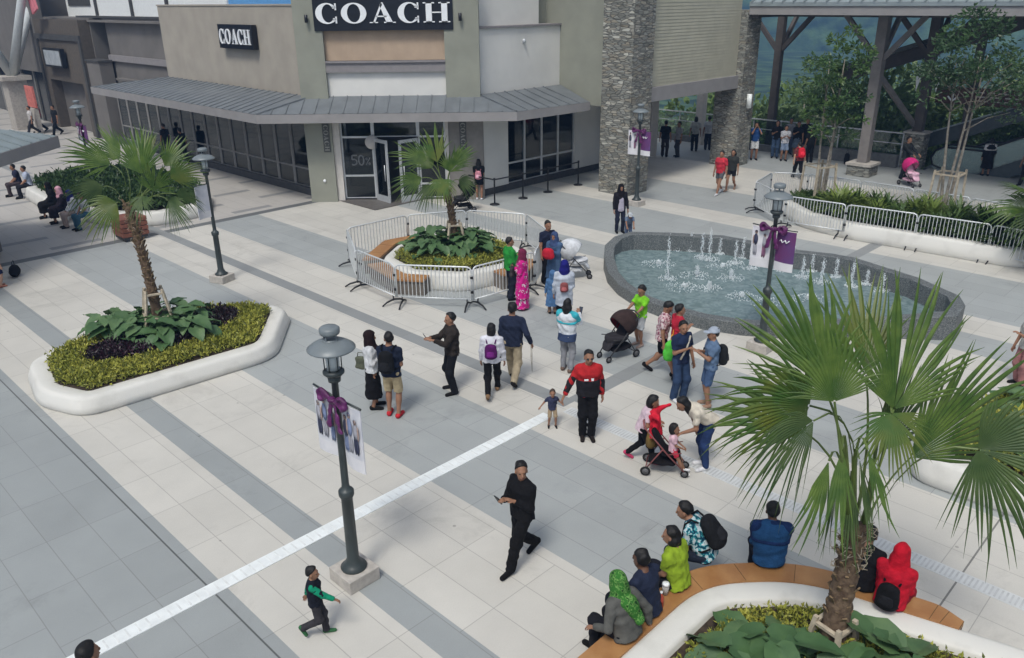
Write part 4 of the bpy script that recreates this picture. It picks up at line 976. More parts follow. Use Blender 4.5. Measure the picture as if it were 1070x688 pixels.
def plaque(x,y,z1):
    m=MB(); m.box(x-.13,x+.13,y,y+.025,z1-1.05,z1); b=bw(m,'vertical_sign',PLQ,store); q=.05
    for ch in 'COACH':
        m=MB(); letter(m,ch,q,.17,.17,.006,lambda a,c,d: (x-.085+c,y-.002-d,z1-a)); sub(m,'letter',PLT,b,store); q+=.195
m=None; plaque(-6.83,30.52,2.95); plaque(-1.75,30.69,2.95)
# upper storey behind the parapet
upper=thing('upper_storey','white panelled upper storey set back behind the dark parapet','upper storey',(*W(19,36.6),6.3),ANG)
part('white_panels',M('panel_white',(.80,.82,.80),rough=.6,var=.03),(19,23,36.6,47.0,6.3,9.5),(19,23,47.25,57,6.3,9.5),root=upper)
part('blue_panel',M('panel_blue',(.13,.35,.66),rough=.5,var=.05),(19.05,23,26.8,36.55,6.3,9.5),root=upper)
for v_ in (42.6,47.0,52.): part('panel_rib',PLINTH,(18.9,19.0,v_,v_+.25,6.3,9.5),root=upper)
part('screen',PLINTH,(18.95,19.0,53,56.5,7.0,8.5),root=upper)
# gatehouse: two stone pillars and the siding-clad bridge
gate=thing('gatehouse','khaki lap-sided bridge over a passage between two stone pillars','gatehouse',(*W(25.12,18.5),0),ANG)
part('stone_pillar',STONE,(25.12,26.42,18.5,19.9,0,9),root=gate); part('stone_pillar',STONE,(33.0,34.15,18.4,19.7,0,6.6),root=gate)
m=MB(); ubox(m,26.42,33.0,18.74,18.95,3.95,9)
for k in range(42):
    z_=3.955+k*.12; vs=[(*W(u_,v_),zz) for u_ in (26.44,32.98) for v_,zz in ((18.735,z_),(18.722,z_),(18.733,z_+.117))]; m.add(vs,[(0,1,2),(3,5,4),(0,3,4,1),(1,4,5,2),(2,5,3,0)])
bw(m,'siding_wall',SIDING,gate); part('beam',FASC,(26.42,33.0,18.6,18.95,3.42,3.95),root=gate)
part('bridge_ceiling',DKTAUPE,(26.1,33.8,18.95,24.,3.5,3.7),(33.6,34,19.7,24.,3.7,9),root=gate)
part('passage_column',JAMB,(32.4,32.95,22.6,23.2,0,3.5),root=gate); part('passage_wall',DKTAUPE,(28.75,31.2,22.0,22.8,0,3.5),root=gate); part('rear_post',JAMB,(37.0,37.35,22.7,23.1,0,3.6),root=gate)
m=MB(); m.tube([(*W(33.55,18.28),2.55),(*W(33.55,18.28),3.15)],.11,12); bw(m,'wall_light',M('frosted_lamp',(.75,.78,.76),rough=.4),gate)
# far wing of the street
wing=thing('far_shops','dark brown shopfronts with a lit square sign at the far end of the street','shop row',(*W(16.9,49.6),0),ANG)
part('portal',M('wall_brown',(.10,.085,.07),rough=.85,var=.1),(16.9,17.5,49.6,57,2.9,6.3),(16.9,17.5,49.6,50.6,0,2.9),(16.9,17.5,56,57,0,2.9),root=wing)
part('portal_trim',PLINTH,(16.8,16.9,49.6,57,5.2,5.5),(16.8,16.9,49.6,49.9,0,5.2),(16.8,16.9,56.7,57,0,5.2),root=wing)
part('recess',M('shop_recess',(.05,.06,.05),rough=.6,col2=(.16,.17,.14),scale=.8),(17.6,17.7,50.6,56,0,2.9),root=wing)
part('block',DKTAUPE,(17.5,24,49.5,60,0,6.4),(17.5,24,60,95,0,11),(16.9,17.5,57,95,3.2,10.5),root=wing)
part('shop_glass',M('far_glass',(.02,.022,.025),rough=.15),(17.3,17.5,57,95,0,3.2),root=wing)
for k in range(9): part('mullion',ALUD,(17.2,17.3,57.5+k*2.6,57.75+k*2.6,0,3.2),root=wing)
m=MB(); ubox(m,16.55,16.78,52.2,55.2,3.7,4.75); sb=bw(m,'sign_box',BLACK,wing); m=MB(); ubox(m,16.53,16.55,52.4,55.0,3.82,4.63); sub(m,'sign_face',M('sign_face_grey',(.42,.45,.47),rough=.4,col2=(.30,.33,.36),scale=3),sb,wing)
end=thing('end_building','dark far building closing the end of the mall street','building',(*W(-14,92),0),ANG)
part('wall',M('wall_dim',(.16,.16,.15),rough=.9,var=.2,scale=.3),(-20,17,92,94,0,9),root=end); part('shop_glass',MATS['far_glass'],(-18,16,91.8,92,.3,3.4),root=end); part('roof_edge',ROOF,(-20,17,90.5,92,3.6,4.0),root=end)
lft=thing('left_shops','grey shop building along the far left side of the street','building',(*W(2,60),0),ANG)
part('wall',MATS['wall_dim'],(-6,2,48,90,0,7),root=lft); part('awning',ROOF,(2,4,48,90,3.3,3.7),root=lft)
# branching white column with pink hangings
c=W(15.2,57.2)
col_=thing('branching_column','white steel column branching into four struts at the street corner','column',(*c,0),ANG)
m=MB(); m.box(-.55,.55,-.55,.55,0,2.9); m.build('base',CONC,col_); m=MB(); m.box(-.8,.8,-.8,.8,2.9,3.15); m.build('cap',CONC,col_)
WSTEEL=M('steel_white_grey',(.50,.53,.53),rough=.5,var=.05)
for dx,dy in ((-1.6,3.6),(3.2,.6),(1.2,-3.2),(-3.2,-1.)):
    m=MB(); m.tube([(0,0,3.1),(dx,dy,9.5)],[.26,.2],12); m.build('strut',WSTEEL,col_)
for i,(du,dv,dz) in enumerate(((1.2,-2.6,7.3),(.4,.9,7.9))):
    m=MB(); m.box(-.5,.5,-.05,.05,-.6,.6); o=m.build('hanging_banner',M('banner_pink',(.62,.19,.22),rough=.7,var=.15)); o.location=(*W(15.2+du,57.2+dv),dz); o.rotation_euler=(0,.3,ANG+1.57)
    tag(o,('pink hanging banner between the struts of the white column','smaller pink banner hanging high left of the white column')[i],'banner')
t=thing('notice_board','salmon red square notice board on a pale stand far down the street','sign',(*W(15.2,54.6),0),ANG)
m=MB(); m.box(-.05,.05,-.7,.7,1.5,2.7); m.build('board',M('board_red',(.55,.16,.13),rough=.7,var=.15),t); m=MB(); m.box(-.12,.12,-.5,.5,0,1.45); m.build('stand',CONC,t)
# kiosk roof at the left edge
k0=G(58,153,3.0); kiosk=thing('kiosk','small kiosk with a pale grey hipped seam roof at the left edge','kiosk',(k0[0]-4.2,k0[1]-4.,0))
m=MB(); a=4.2; b=4.2; vs=[(-a,-b,3.),(a,-b,3.),(a,b,3.),(-a,b,3.),(-a,-b,3.3),(a,-b,3.3),(a,b,3.3),(-a,b,3.3),(0,0,4.75)]
m.add(vs,[(0,1,2,3),(4,5,8),(5,6,8),(6,7,8),(7,4,8),(0,1,5,4),(1,2,6,5),(2,3,7,6),(3,0,4,7)])
for i in range(-7,8):
    y=i*.55; q=1-abs(y)/b; m.bar((a,y,3.315),(a*(1-q),y,3.3+1.45*q+.015),.03,.03)
rf=m.build('roof',roofmat('kiosk_roof',(.23,.27,.275)),kiosk); m=MB()
for x0,x1,y0,y1 in ((a,a+.03,-b-.03,b+.03),(-a-.03,-a,-b-.03,b+.03),(-a,a,b,b+.03),(-a,a,-b-.03,-b)): m.box(x0,x1,y0,y1,2.93,3.29)
o=m.build('fascia',FASC,kiosk); o.parent=rf
for sx in (-1,1):
    for sy in (-1,1): m=MB(); m.box(sx*2.2-.12,sx*2.2+.12,sy*2.2-.12,sy*2.2+.12,0,3.); m.build('post',STEELG,kiosk)
m=MB(); m.box(-2.6,2.6,-2.4,2.6,0,1.1); m.build('counter',DKTAUPE,kiosk,bevel=.02)
# ------------------------------------------------------------------ pavilion on the right
pav=thing('pavilion','open terrace pavilion with a pale seam roof on braced taupe posts','pavilion',(*W(35,13.5),0),ANG)
m=MB(); u0,u1,uc=32.9,42.5,37.7; vs=[]
for v_ in (-9,18.35): vs+=[(*W(u0,v_),6.9),(*W(uc,v_),8.3),(*W(u1,v_),6.9),(*W(u1,v_),6.8),(*W(uc,v_),8.15),(*W(u0,v_),6.75)]
m.add(vs,[(0,1,2,3,4,5)]+[(6,11,10,9,8,7)]+[(i,6+i,6+(i+1)%6,(i+1)%6) for i in range(6)])
for i in range(60):
    v_=-8.9+i*.46; m.bar((*W(u0-.05,v_),6.93),(*W(uc,v_),8.33),.035,.05)
bw(m,'roof',ROOFL,pav)
part('fascia',FASC,(32.95,33.1,-9,18.35,6.42,6.86),root=pav); part('purlin',STEELD,(35.0,35.25,-9,18.3,6.3,6.75),(38.1,38.35,-9,21,6.3,6.75),(33.1,38,18.0,18.3,6.3,6.7),root=pav)
def post(u_,v_,w_,base,mat=STEELG,h=6.35):
    part('post',mat,(u_-w_/2,u_+w_/2,v_-w_/2,v_+w_/2,base,h),root=pav)
    for a,b in ((0,1),(0,-1),(1,0)):
        m=MB(); m.bar((*W(u_+a*w_*.4,v_+b*w_*.4),4.75),(*W(u_+a*1.6,v_+b*1.6),6.4),.16,.2); bw(m,'brace',mat,pav)
post(35.05,13.5,.40,.5); post(38.2,19.5,.33,0,STEELD); post(38.2,12.55,.38,1.55,STEELD); post(35.05,6.4,.46,.6)
for u_,v_,h_,w_ in ((35.05,13.5,.45,.95),(35.05,6.4,.45,.95)): part('pedestal',STONE,(u_-w_/2,u_+w_/2,v_-w_/2,v_+w_/2,0,h_),root=pav); part('pedestal_cap',CONC,(u_-w_/2-.06,u_+w_/2+.06,v_-w_/2-.06,v_+w_/2+.06,h_,h_+.1),root=pav)
part('pedestal',STONE,(37.8,38.6,12.15,12.95,0,1.5),root=pav); part('pedestal_cap',CONC,(37.74,38.66,12.09,13.01,1.5,1.58),root=pav)
m=MB(); m.bar((*W(35.3,13.6),4.2),(*W(38.2,12.7),1.75),.14,.2); bw(m,'brace',STEELG,pav)
for i,dv in enumerate((.45,-.35)):
    m=MB(); p=Vector((*W(38.0,12.55+dv),0)); q=Vector((-VA[0],-VA[1],0))
    m.add([tuple(p+Vector((0,0,4.3))),tuple(p+q*.38+Vector((0,0,4.35))),tuple(p+q*.12+Vector((0,0,3.25)))]+[tuple(p+Vector((UA[0]*.02,UA[1]*.02,4.3))),tuple(p+q*.38+Vector((UA[0]*.02,UA[1]*.02,4.35))),tuple(p+q*.12+Vector((UA[0]*.02,UA[1]*.02,3.25)))],[(0,1,2),(5,4,3),(0,3,4,1),(1,4,5,2),(2,5,3,0)])
    o=m.build('pennant',LETTER); tag(o,('white pennant on the left of the brown post beside the escalators','white pennant on the right of the brown post beside the escalators')[i],'pennant','white pennants on the terrace post')
# parapet and glass railing
rail=thing('terrace_railing','low dark parapet topped by a glass railing along the terrace edge','railing',(*W(37.5,12.9),0),ANG)
part('parapet',M('parapet_grey',(.13,.135,.135),rough=.85,var=.15),(37.45,37.75,13.0,17.9,0,.55),(37.45,37.75,18.4,27,0,.3),root=rail)
for k in range(10): part('glass_panel',CLEAR,(37.8,37.83,13.05+k*1.45,14.4+k*1.45,.35,1.45),root=rail)
part('handrail',ALU,(37.78,37.85,13.0,27.6,1.45,1.5),(37.78,37.85,13,27.6,1.0,1.03),root=rail)
for k in range(11): part('rail_post',ALU,(37.84,37.9,12.97+k*1.45,13.03+k*1.45,0,1.5),root=rail)
# escalators
def escalator(label,u_,v0):
    t=thing('escalator',label,'escalator',(*W(u_,v0),0),ANG,'escalators rising from the terrace')
    m=MB(); L=11.; rise=math.tan(math.radians(27)); P=[(0.9,0),(0,0),(-1.2,0.0),(-1.2-L,L*rise),(-1.2-L,L*rise-.9),(-1.5,-.45),(.9,-.4)]
    def ext(m,prof,x0,x1,mi=0):
        n=len(prof); vs=[(x0,y,z) for y,z in prof]+[(x1,y,z) for y,z in prof]
        m.add(vs,[tuple(range(n)),tuple(range(2*n-1,n-1,-1))]+[(i,(i+1)%n,n+(i+1)%n,n+i) for i in range(n)],mi)
    ext(m,P,.05,.95); m.build('truss',M('escalator_cladding',(.06,.075,.08),rough=.4,var=.1),t)
    m=MB()
    for k in range(26): y=-1.3-k*.4; m.box(.12,.88,y-.4,y,k*.4*rise,k*.4*rise+.16)
    m.build('steps',M('escalator_steps',(.16,.165,.165),rough=.5,metal=.5),t)
    for x in (.03,.93):
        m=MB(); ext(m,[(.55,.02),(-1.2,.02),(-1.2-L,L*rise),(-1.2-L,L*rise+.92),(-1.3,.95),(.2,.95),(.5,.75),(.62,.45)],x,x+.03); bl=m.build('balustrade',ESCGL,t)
        pts=[(x+.015,-1.2-L,L*rise+.97),(x+.015,-1.3,.99),(x+.015,.2,.99),(x+.015,.52,.83),(x+.015,.67,.5),(x+.015,.55,.18),(x+.015,.2,.08)]
        m=MB(); m.tube(pts,.045,8); o=m.build('handrail',M('rubber_black',(.012,.012,.013),rough=.5),t)
    return t
escalator('nearer of the two escalators climbing to the right from the terrace',38.3,11.2); escalator('further escalator climbing to the right behind the nearer one',40.2,10.2)
can=thing('escalator_canopy','long dark sloping canopy rising to the right above the escalators','canopy',(*W(39.5,12),0),ANG)
def slope(m,a,b,w_,h_): m.bar(a,b,w_,h_)
m=MB(); m.bar((*W(39.3,17.0),3.6),(*W(39.3,-2),10.2),.35,.75); bw(m,'beam',STEELD,can)
m=MB(); m.bar((*W(40.3,16.6),3.95),(*W(40.3,-2),10.75),3.4,.16); bw(m,'roof',M('canopy_roof',(.10,.11,.11),rough=.7),can)
for v_,h_ in ((11.,5.4),(5,7.6)): part('post',STEELD,(39.15,39.45,v_-.15,v_+.15,0,h_),root=can)
m=MB(); m.bar((*W(39.35,12.9),.85),(*W(39.35,-2.),7.15),.2,.62); bw(m,'lower_beam',M('glazed_edge',(.07,.085,.09),rough=.4),can)
m=MB(); m.bar((*W(39.3,12.9),1.2),(*W(39.3,-2.),7.5),.5,.06); bw(m,'edge_flashing',ROOFL,can)
# brown direction sign
ds=thing('direction_sign','brown hanging direction sign with a white down arrow above the escalators','sign',(*W(38.9,12.2),0),ANG)
part('board',M('sign_brown',(.075,.035,.026),rough=.6,var=.1),(38.85,38.97,5.2,12.3,2.75,3.45),root=ds)
m=MB(); f=lambda v_,z: Vector((*W(38.82,v_),z))
for a,b in (((11.6,3.32),(11.6,2.88)),((11.6,2.87),(11.8,3.06)),((11.6,2.87),(11.4,3.06))): m.bar(f(*a),f(*b),.02,.06)
bw(m,'arrow',LETTER,ds); m=MB()
for r in range(3):
    v_=10.7
    while v_>5.6:
        l_=random.uniform(.2,.55); m.bar(f(v_,3.28-r*.17),f(max(5.4,v_-l_),3.28-r*.17),.02,.05); v_-=l_+.14
bw(m,'lettering',M('letter_grey',(.42,.40,.38),rough=.6),ds)
for v_ in (12.0,5.6): part('hanger',STEELD,(38.88,38.94,v_-.03,v_+.03,3.45,5.2),root=ds)
# ------------------------------------------------------------------ fountain
FN=[(735,332,.30),(700,323,.30),(668,311,.30),(646,297,.30),(635,284,.32),(631,268,.38),(632,256,.5),(642,247,.62),(659,242,.68),(700,243,.68),(756,246,.68),(800,254,.68),(834,261,.68),(870,265,.68),(893,269,.68),(931,281,.68),(960,290,.68),(1003,309,.68),(1009,319,.66),(1001,330,.60),(930,335,.44),(826,341,.32),(774,338,.30)]
F0=[PUV(*q) for q in FN]; Z=[q[2] for q in FN]
if ccw(F0) is not F0: F0=F0[::-1]; Z=Z[::-1]
fo=thing('fountain','long dark granite fountain basin with a sloping rim and rippling blue water','fountain',(*W(18.2,9.4),0),ANG)
FI=inset(F0,.29); m=MB(); m.ring(wpoly(F0),wpoly(FI),-.05,Z)
GRAN=M('granite_speckled',(.055,.062,.062),rough=.55,col2=(.21,.225,.225),scale=42,detail=2,ramp=(.38,.68),spec=.5)
bw(m,'basin_wall',GRAN,fo,bevel=.02)
m=MB(); m.prism(wpoly(inset(F0,.26)),-.02,.03); bw(m,'basin_floor',M('pool_tiles',(.16,.30,.33),rough=.5,var=.1),fo)
def watermat():
    m=bpy.data.materials.new('fountain_water'); m.use_nodes=True; n=m.node_tree.nodes; l=m.node_tree.links; b=n['Principled BSDF']
    b.inputs['Roughness'].default_value=.08; b.inputs['Specular IOR Level'].default_value=.6; b.inputs['IOR'].default_value=1.33
    tc=n.new('ShaderNodeTexCoord'); nz=n.new('ShaderNodeTexNoise'); nz.inputs['Scale'].default_value=5.; nz.inputs['Detail'].default_value=4; nz.inputs['Distortion'].default_value=1.2; l.new(tc.outputs['Object'],nz.inputs['Vector'])
    bp=n.new('ShaderNodeBump'); bp.inputs['Strength'].default_value=.4; bp.inputs['Distance'].default_value=.05; l.new(nz.outputs[0],bp.inputs['Height']); l.new(bp.outputs[0],b.inputs['Normal'])
    cr=n.new('ShaderNodeValToRGB'); e=cr.color_ramp.elements; e[0].position=.36; e[0].color=(.115,.17,.175,1); e[1].position=.75; e[1].color=(.22,.29,.295,1); l.new(nz.outputs[0],cr.inputs[0]); l.new(cr.outputs[0],b.inputs['Base Color'])
    return m
m=MB(); m.prism(wpoly(inset(F0,.27)),.05,.2); wat=bw(m,'water',watermat(),fo)
FOAM=M('white_water',(.78,.83,.85),rough=.3,var=.05,spec=.5)
def drops(P,r,mat,name,rg,parent=None):
    n=len(P); T=np.array([(1,0,0),(-1,0,0),(0,1,0),(0,-1,0),(0,0,1.5),(0,0,-1.5)]); V=(P[:,None]+T[None]*r[:,None,None]).reshape(-1,3); tf=np.array([(0,2,4),(2,1,4),(1,3,4),(3,0,4),(2,0,5),(1,2,5),(3,1,5),(0,3,5)]); F=(np.arange(n)[:,None,None]*6+tf[None]).reshape(-1,3)
    return np_mesh(name,V,F,mat,parent)
def jet(px,py,h,label,sp=.3,n=150,seed=0,z0=.2):
    x,y=G(px,py,z0); rg=np.random.default_rng(seed); t=thing('water_jet',label,'water jet',(x,y,z0),0,'water jets in the fountain')
    n=int(n*1.5); u_=rg.random(n)**.8; a=rg.uniform(0,6.28,n); rr=.012+.05*rg.random(n)**2+.035*(1-u_)*rg.random(n)
    h*=.8; P=np.column_stack([np.cos(a)*rr,np.sin(a)*rr,h*u_*rg.uniform(.85,1.08,n)]); drops(P,rg.uniform(.003,.011,n),FOAM,'spray',rg,t)['kind']='stuff'
    k=int(n*.7); a=rg.uniform(0,6.28,k); rr=sp*rg.random(k)**.8; P=np.column_stack([np.cos(a)*rr,np.sin(a)*rr*.8,np.abs(rg.normal(0,.04,k))*(rr<.3)]); drops(P,rg.uniform(.004,.014,k),FOAM,'splash',rg,t)['kind']='stuff'
    if h>.5:
        m=MB(); m.tube([(.03*math.sin(i*1.7),.03*math.cos(i*2.1),h*i/7) for i in range(8)],[.016,.013,.011,.010,.009,.008,.006,.003],5); m.build('column',FOAM,t)
JETS=[(708,262,.55,'thin jet falling against the back wall, first from the left',.15),(722,263,.7,'thin jet falling against the back wall, second from the left',.15),(752,266,.6,'thin jet at the back wall just left of the white banner',.15),(776,270,.75,'thin jet at the back wall behind the white banner',.15),(828,279,.7,'thin jet at the back wall right of the purple banner',.15),(848,284,.6,'thin jet at the back wall further right of the purple banner',.15),(873,290,.65,'thin jet at the back wall near the right planter',.15),(905,298,.5,'thin jet at the back wall close to the right end',.15),(715,300,.12,'pale foam rings left of the lamp in the fountain',.55),(845,312,.12,'pale foam patch behind the palm in the fountain',.5),(755,279,.12,'pale foam along the middle of the back wall',.5),(697,292,1.45,'tallest thin water jet left of the fountain centre',.28),(728,288,.35,'low wide splash in the middle of the fountain water',.5),(741,302,.25,'low splash near the front rim of the fountain',.35),(764,291,.3,'small splash left of the lamp pole in the fountain',.4),(741,272,1.1,'water jet in the back middle of the fountain',.3),(733,270,.9,'shorter water jet beside the back middle jet',.25),(768,276,.85,'water jet close to the back wall left of the banners',.25),(784,281,1.0,'water jet close to the back wall under the white banner',.25),(817,283,1.0,'water jet just right of the lamp pole',.25),(838,290,.7,'water jet right of the purple banner',.25),(858,296,.8,'water jet toward the right end of the fountain',.25),(889,300,.85,'thick water jet near the right back wall',.2),(921,305,.6,'last water jet at the right end behind the palm',.2),(688,276,.15,'flat ripple of foam at the left of the fountain',.5),(800,316,.2,'foam patch behind the lamp pole base',.45),(775,310,.15,'flat foam near the front of the fountain',.4)]
for i,(a,b,h,lb,sp) in enumerate(JETS): jet(a,b,h,lb,sp,seed=i)
# ------------------------------------------------------------------ planters
CURB=M('planter_white_stone',(.50,.49,.45),rough=.6,col2=(.63,.62,.575),scale=1.6,detail=8,ramp=(.28,.5),bump=.08)
WOOD=M('bench_wood',(.30,.14,.05),rough=.42,col2=(.39,.205,.08),scale=3.,bump=.1,spec=.4)
def planter(label,outer,width,h,rad,z_soil=.34,cuts=True,group=None):
    outer=ccw(outer); c=np.mean(np.array(outer),0); t=thing('planter',label,'planter',(*W(*c),0),ANG,group)
    o=rounded(outer,rad,6); i=rounded(inset(outer,width),[max(.05,r-width*.6) for r in (rad if hasattr(rad,'__len__') else [rad]*len(outer))],6)
    lip=rounded(inset(outer,.05),rad,6); base=rounded(inset(outer,.035),rad,6)
    m=MB(); n=len(o); sl_q=lambda d: rounded(inset(outer,d),rad,6); prof=[(base,-.03),(base,.015),(sl_q(.0),.05),(sl_q(.03),h*.45),(sl_q(.075),h-.07),(sl_q(.10),h-.025),(sl_q(.14),h-.003),(sl_q(.18),h),(rounded(inset(outer,width-.05),[max(.05,r-width*.6) for r in (rad if hasattr(rad,'__len__') else [rad]*len(outer))],6),h),(i,h-.03),(i,.0)]
    for pl,z in prof: m.v+=[(*W(*p),z) for p in pl]
    for k in range(len(prof)-1):
        for j in range(n): m.f.append([k*n+j,k*n+(j+1)%n,(k+1)*n+(j+1)%n,(k+1)*n+j]); m.m.append(0); m.sm.append(True)
    bw(m,'curb',CURB,t); m=MB(); m.prism(wpoly(rounded(inset(outer,width-.04),.3,3)),0,z_soil); bw(m,'soil',SOIL,t)
    if False:
        m=MB(); k=0
        for j in range(6,n,7):
            a,b=Vector((*W(*o[j]),h+.001)),Vector((*W(*i[j]),h+.001)); m.bar(a+(b-a)*.45,b-(b-a)*.16,.007,.003)
        bw(m,'joint_lines',M('joint_grey',(.40,.40,.38),rough=.9),t)
    return t,inset(outer,width)
def arcplank(t,pts_out,pts_in,z0,z1,name='bench_seat'):
    def strip(m,A,B,za,zb):
        n=len(A); vs=[(*W(*p),z) for z in (za,zb) for q in (A,B) for p in q]; fs=[]
        for i in range(n-1): fs+=[(i,i+1,n+i+1,n+i),(2*n+i,3*n+i,3*n+i+1,2*n+i+1),(i,2*n+i,2*n+i+1,i+1),(n+i,n+i+1,3*n+i+1,3*n+i)]
        fs+=[(0,n,3*n,2*n),(n-1,3*n-1,4*n-1,2*n-1)]; m.add(vs,fs)
    m=MB(); strip(m,pts_out,pts_in,z0,z1); o=bw(m,name,WOOD,t,bevel=.012)
    m=MB(); c_o=[tuple(Vector(a).lerp(Vector(b),.12)) for a,b in zip(pts_out,pts_in)]; strip(m,c_o,pts_in,0,z0); bw(m,'bench_base',M('bench_base',(.14,.12,.10),rough=.9),t)
    m=MB()
    for k in range(3,len(pts_out)-1,4):
        p=Vector((*W(*pts_out[k]),z1+.001)); q=Vector((*W(*pts_in[k]),z1+.001)); m.bar(p+(q-p)*.03,q-(q-p)*.03,.007,.004)
    bw(m,'seat_joints',M('joint_dark',(.12,.07,.03),rough=.9),t)
    return o
LP=[(3.4,16.2),(3.85,15.06),(7.75,14.82),(9.3,16.75),(8.9,17.5),(7.6,18.6),(5.3,18.7),(3.7,17.9)]
pl1,in1=planter('white stone planter with clipped lime hedge around the left palm',LP,.45,.34,[.36,.40,.5,.42,.3,.35,.4,.36])
palmL=W(6.35,17.3)
pm=[W(6.3+1.75*math.cos(a),16.85+.85*math.sin(a)+.16*math.cos(a)) for a in [i*math.pi/9 for i in range(18)]]
# rotate plum ellipse along the planter diagonal
hedge('lime_hedge',wpoly(in1),.30,.18,700,.085,HEDGE,'clipped lime green hedge filling the left white planter',holes=[pm],seed=2)
hedge('plum_groundcover',pm,.32,.22,420,.10,PLUM,'dark plum leaved groundcover around the left palm','ground cover',seed=3)
for i in range(9):
    a=i*.7+.2; r=.35+.55*((i*37)%10)/10; broadplant('broad leaved green plant clumped round the foot of the left palm',(palmL[0]+r*math.cos(a)*1.3,palmL[1]-.15+r*math.sin(a)*.8),.34,14,.62,.36,20+i,'broad leaved plants round the left palm')
brace('timber brace frame round the trunk of the left palm',palmL,.36,.5,.17,.95,.17)
# centre octagon
CC=(14.6,16.75); ang0=.2
oct_=lambda r,rot=0.: [(CC[0]+r*math.cos(ang0+rot+i*math.pi/4),CC[1]+r*math.sin(ang0+rot+i*math.pi/4)) for i in range(8)]
pl2,in2=planter('white octagonal planter with wooden seats inside the centre ring of barriers',oct_(2.12),.42,.45,.35)
for k0,k1 in ((1.45,2.95),(5.55,6.4),(3.2,4.4)):
    aa=[ang0+(k0+(k1-k0)*j/14)*math.pi/4*1.0 for j in range(15)]
    def rad_at(a,r): 
        q=(a-ang0)%(math.pi/4)-math.pi/8; return r*math.cos(math.pi/8)/math.cos(q)
    po=[(CC[0]+rad_at(a,2.62)*math.cos(a),CC[1]+rad_at(a,2.62)*math.sin(a)) for a in aa]; pi_=[(CC[0]+rad_at(a,2.135)*math.cos(a),CC[1]+rad_at(a,2.135)*math.sin(a)) for a in aa]
    arcplank(pl2,po,pi_,.38,.45)
cw=W(*CC); pc=(cw[0]+.05,cw[1]+.15)
hedge('lime_hedge',wpoly(in2),.36,.24,420,.085,HEDGE,'low yellow green groundcover in the centre octagonal planter','ground cover',seed=4)
for i in range(9):
    a=i*.7; r=.35+.75*((i*53)%10)/10; broadplant('broad leaved dark green plant clumped under the centre palm',(pc[0]+r*math.cos(a)*1.15,pc[1]-.15+r*math.sin(a)*.6),.40,18,.72,.36,50+i,'broad leaved plants under the centre palm')
brace('timber brace frame round the trunk of the centre palm',pc,.36,.2,.16,.9,.16)
# near planter with bench
NP=[(4.6,4.10),(7.41,4.12),(8.38,3.21),(9.09,.5),(8.3,-1.1),(5.6,-1.3),(4.0,1.2)]
pl3,in3=planter('large white planter with a curved wooden bench at the near right corner',NP,.45,.45,[.5,.42,.42,.5,.5,.5,.5])
bo=rounded([(4.9,4.33),(7.52,4.33),(8.60,3.31),(8.97,1.75),(8.87,1.45)],[.02,.6,.6,.12,.02],7); bi=rounded([(4.95,4.0),(7.36,4.0),(8.26,3.17),(8.62,1.75),(8.70,1.45)],[.02,.55,.55,.1,.02],7)
arcplank(pl3,bo,bi,.38,.457)
palmN=W(7.5,2.42)
hedge('lime_hedge',wpoly(inset(ccw(NP),.62)),.32,.20,700,.075,HEDGE,'low yellow green groundcover in the near right planter','ground cover',seed=6)
for i,(px,py) in enumerate(((800,684),(765,694),(828,694),(915,684),(940,694))):
    q=G(px,py,.5); broadplant('large broad leaved plant at the foot of the nearest palm',q,.36,7,.46,.44,80+i,'broad leaved plants at the foot of the nearest palm')
# right planter
RP=[(25.25,4.9),(24.98,9.9),(25.35,11.5),(26.6,13.0),(27.7,13.3),(28.2,11.5),(28.1,5.6),(26.9,4.4)]
pl4,in4=planter('long white planter of shrubs behind barriers at the right',RP,.45,.5,[.4,.5,.6,.6,.5,.5,.6,.6],group=None)
hedge('shrub_groundcover',wpoly(in4),.4,.30,260,.15,GREENS,'mixed green groundcover in the long right planter','ground cover',seed=8)
rr=random.Random(4); 
for i in range(24):
    while True:
        q=(rr.uniform(25.4,27.9),rr.uniform(5,13))
        if inpoly(np.array([q]),in4)[0]: break
    k=rr.choice([0,0,1,2]); lb=('mid green strap leaved shrub in the right planter','yellow green strap leaved shrub in the right planter','dark green strap leaved shrub in the right planter')[k]
    strapplant(lb,W(*q),.5,110,rr.uniform(.75,1.15),i,lb.replace('shrub','shrubs'),k)
# upper-left planter
UP=[(9.0,36.3),(8.75,31.9),(9.7,28.9),(10.8,27.75),(12.8,27.9),(13.9,30),(13.9,35.),(12.,37.2)]
pl5,in5=planter('far white planter with people sitting along its edge on the left',UP,.5,.46,.5)
hedge('dark_groundcover',wpoly(in5),.4,.35,160,.2,[STRAP[2],GREENS[0]],'dark green shrubs filling the far left planter','ground cover',seed=9)
# right-edge planter
EP=[(12.25,3.3),(12.25,-2.),(16,-2),(16.2,2.6),(14.6,3.6)]
pl6,in6=planter('white planter at the right edge half hidden by palm fronds',EP,.5,.45,.4)
hedge('lime_hedge',wpoly(in6),.36,.3,300,.11,HEDGE,'yellow green groundcover in the right edge planter','ground cover',seed=10)
for i in range(5):
    q=W(13.3+.5*i,2.2-.7*(i%3)); broadplant('broad leaved plant in the right edge planter',q,.36,9,.5,.45,120+i,'broad leaved plants in the right edge planter')
EP2=[(25.5,4.2),(25.3,.4),(28,.2),(28.3,3.6)]
pl7,in7=planter('white planter with a small palm at the right edge of the plaza',EP2,.45,.5,.5)
hedge('shrub_groundcover',wpoly(in7),.4,.4,200,.17,GREENS,'green groundcover under the small right edge palm','ground cover',seed=12)
palm('small yellowing fan palm at the right edge of the plaza',G(1092,262,.5),.4,1.2,.17,.12,14,1.2,.7,21)
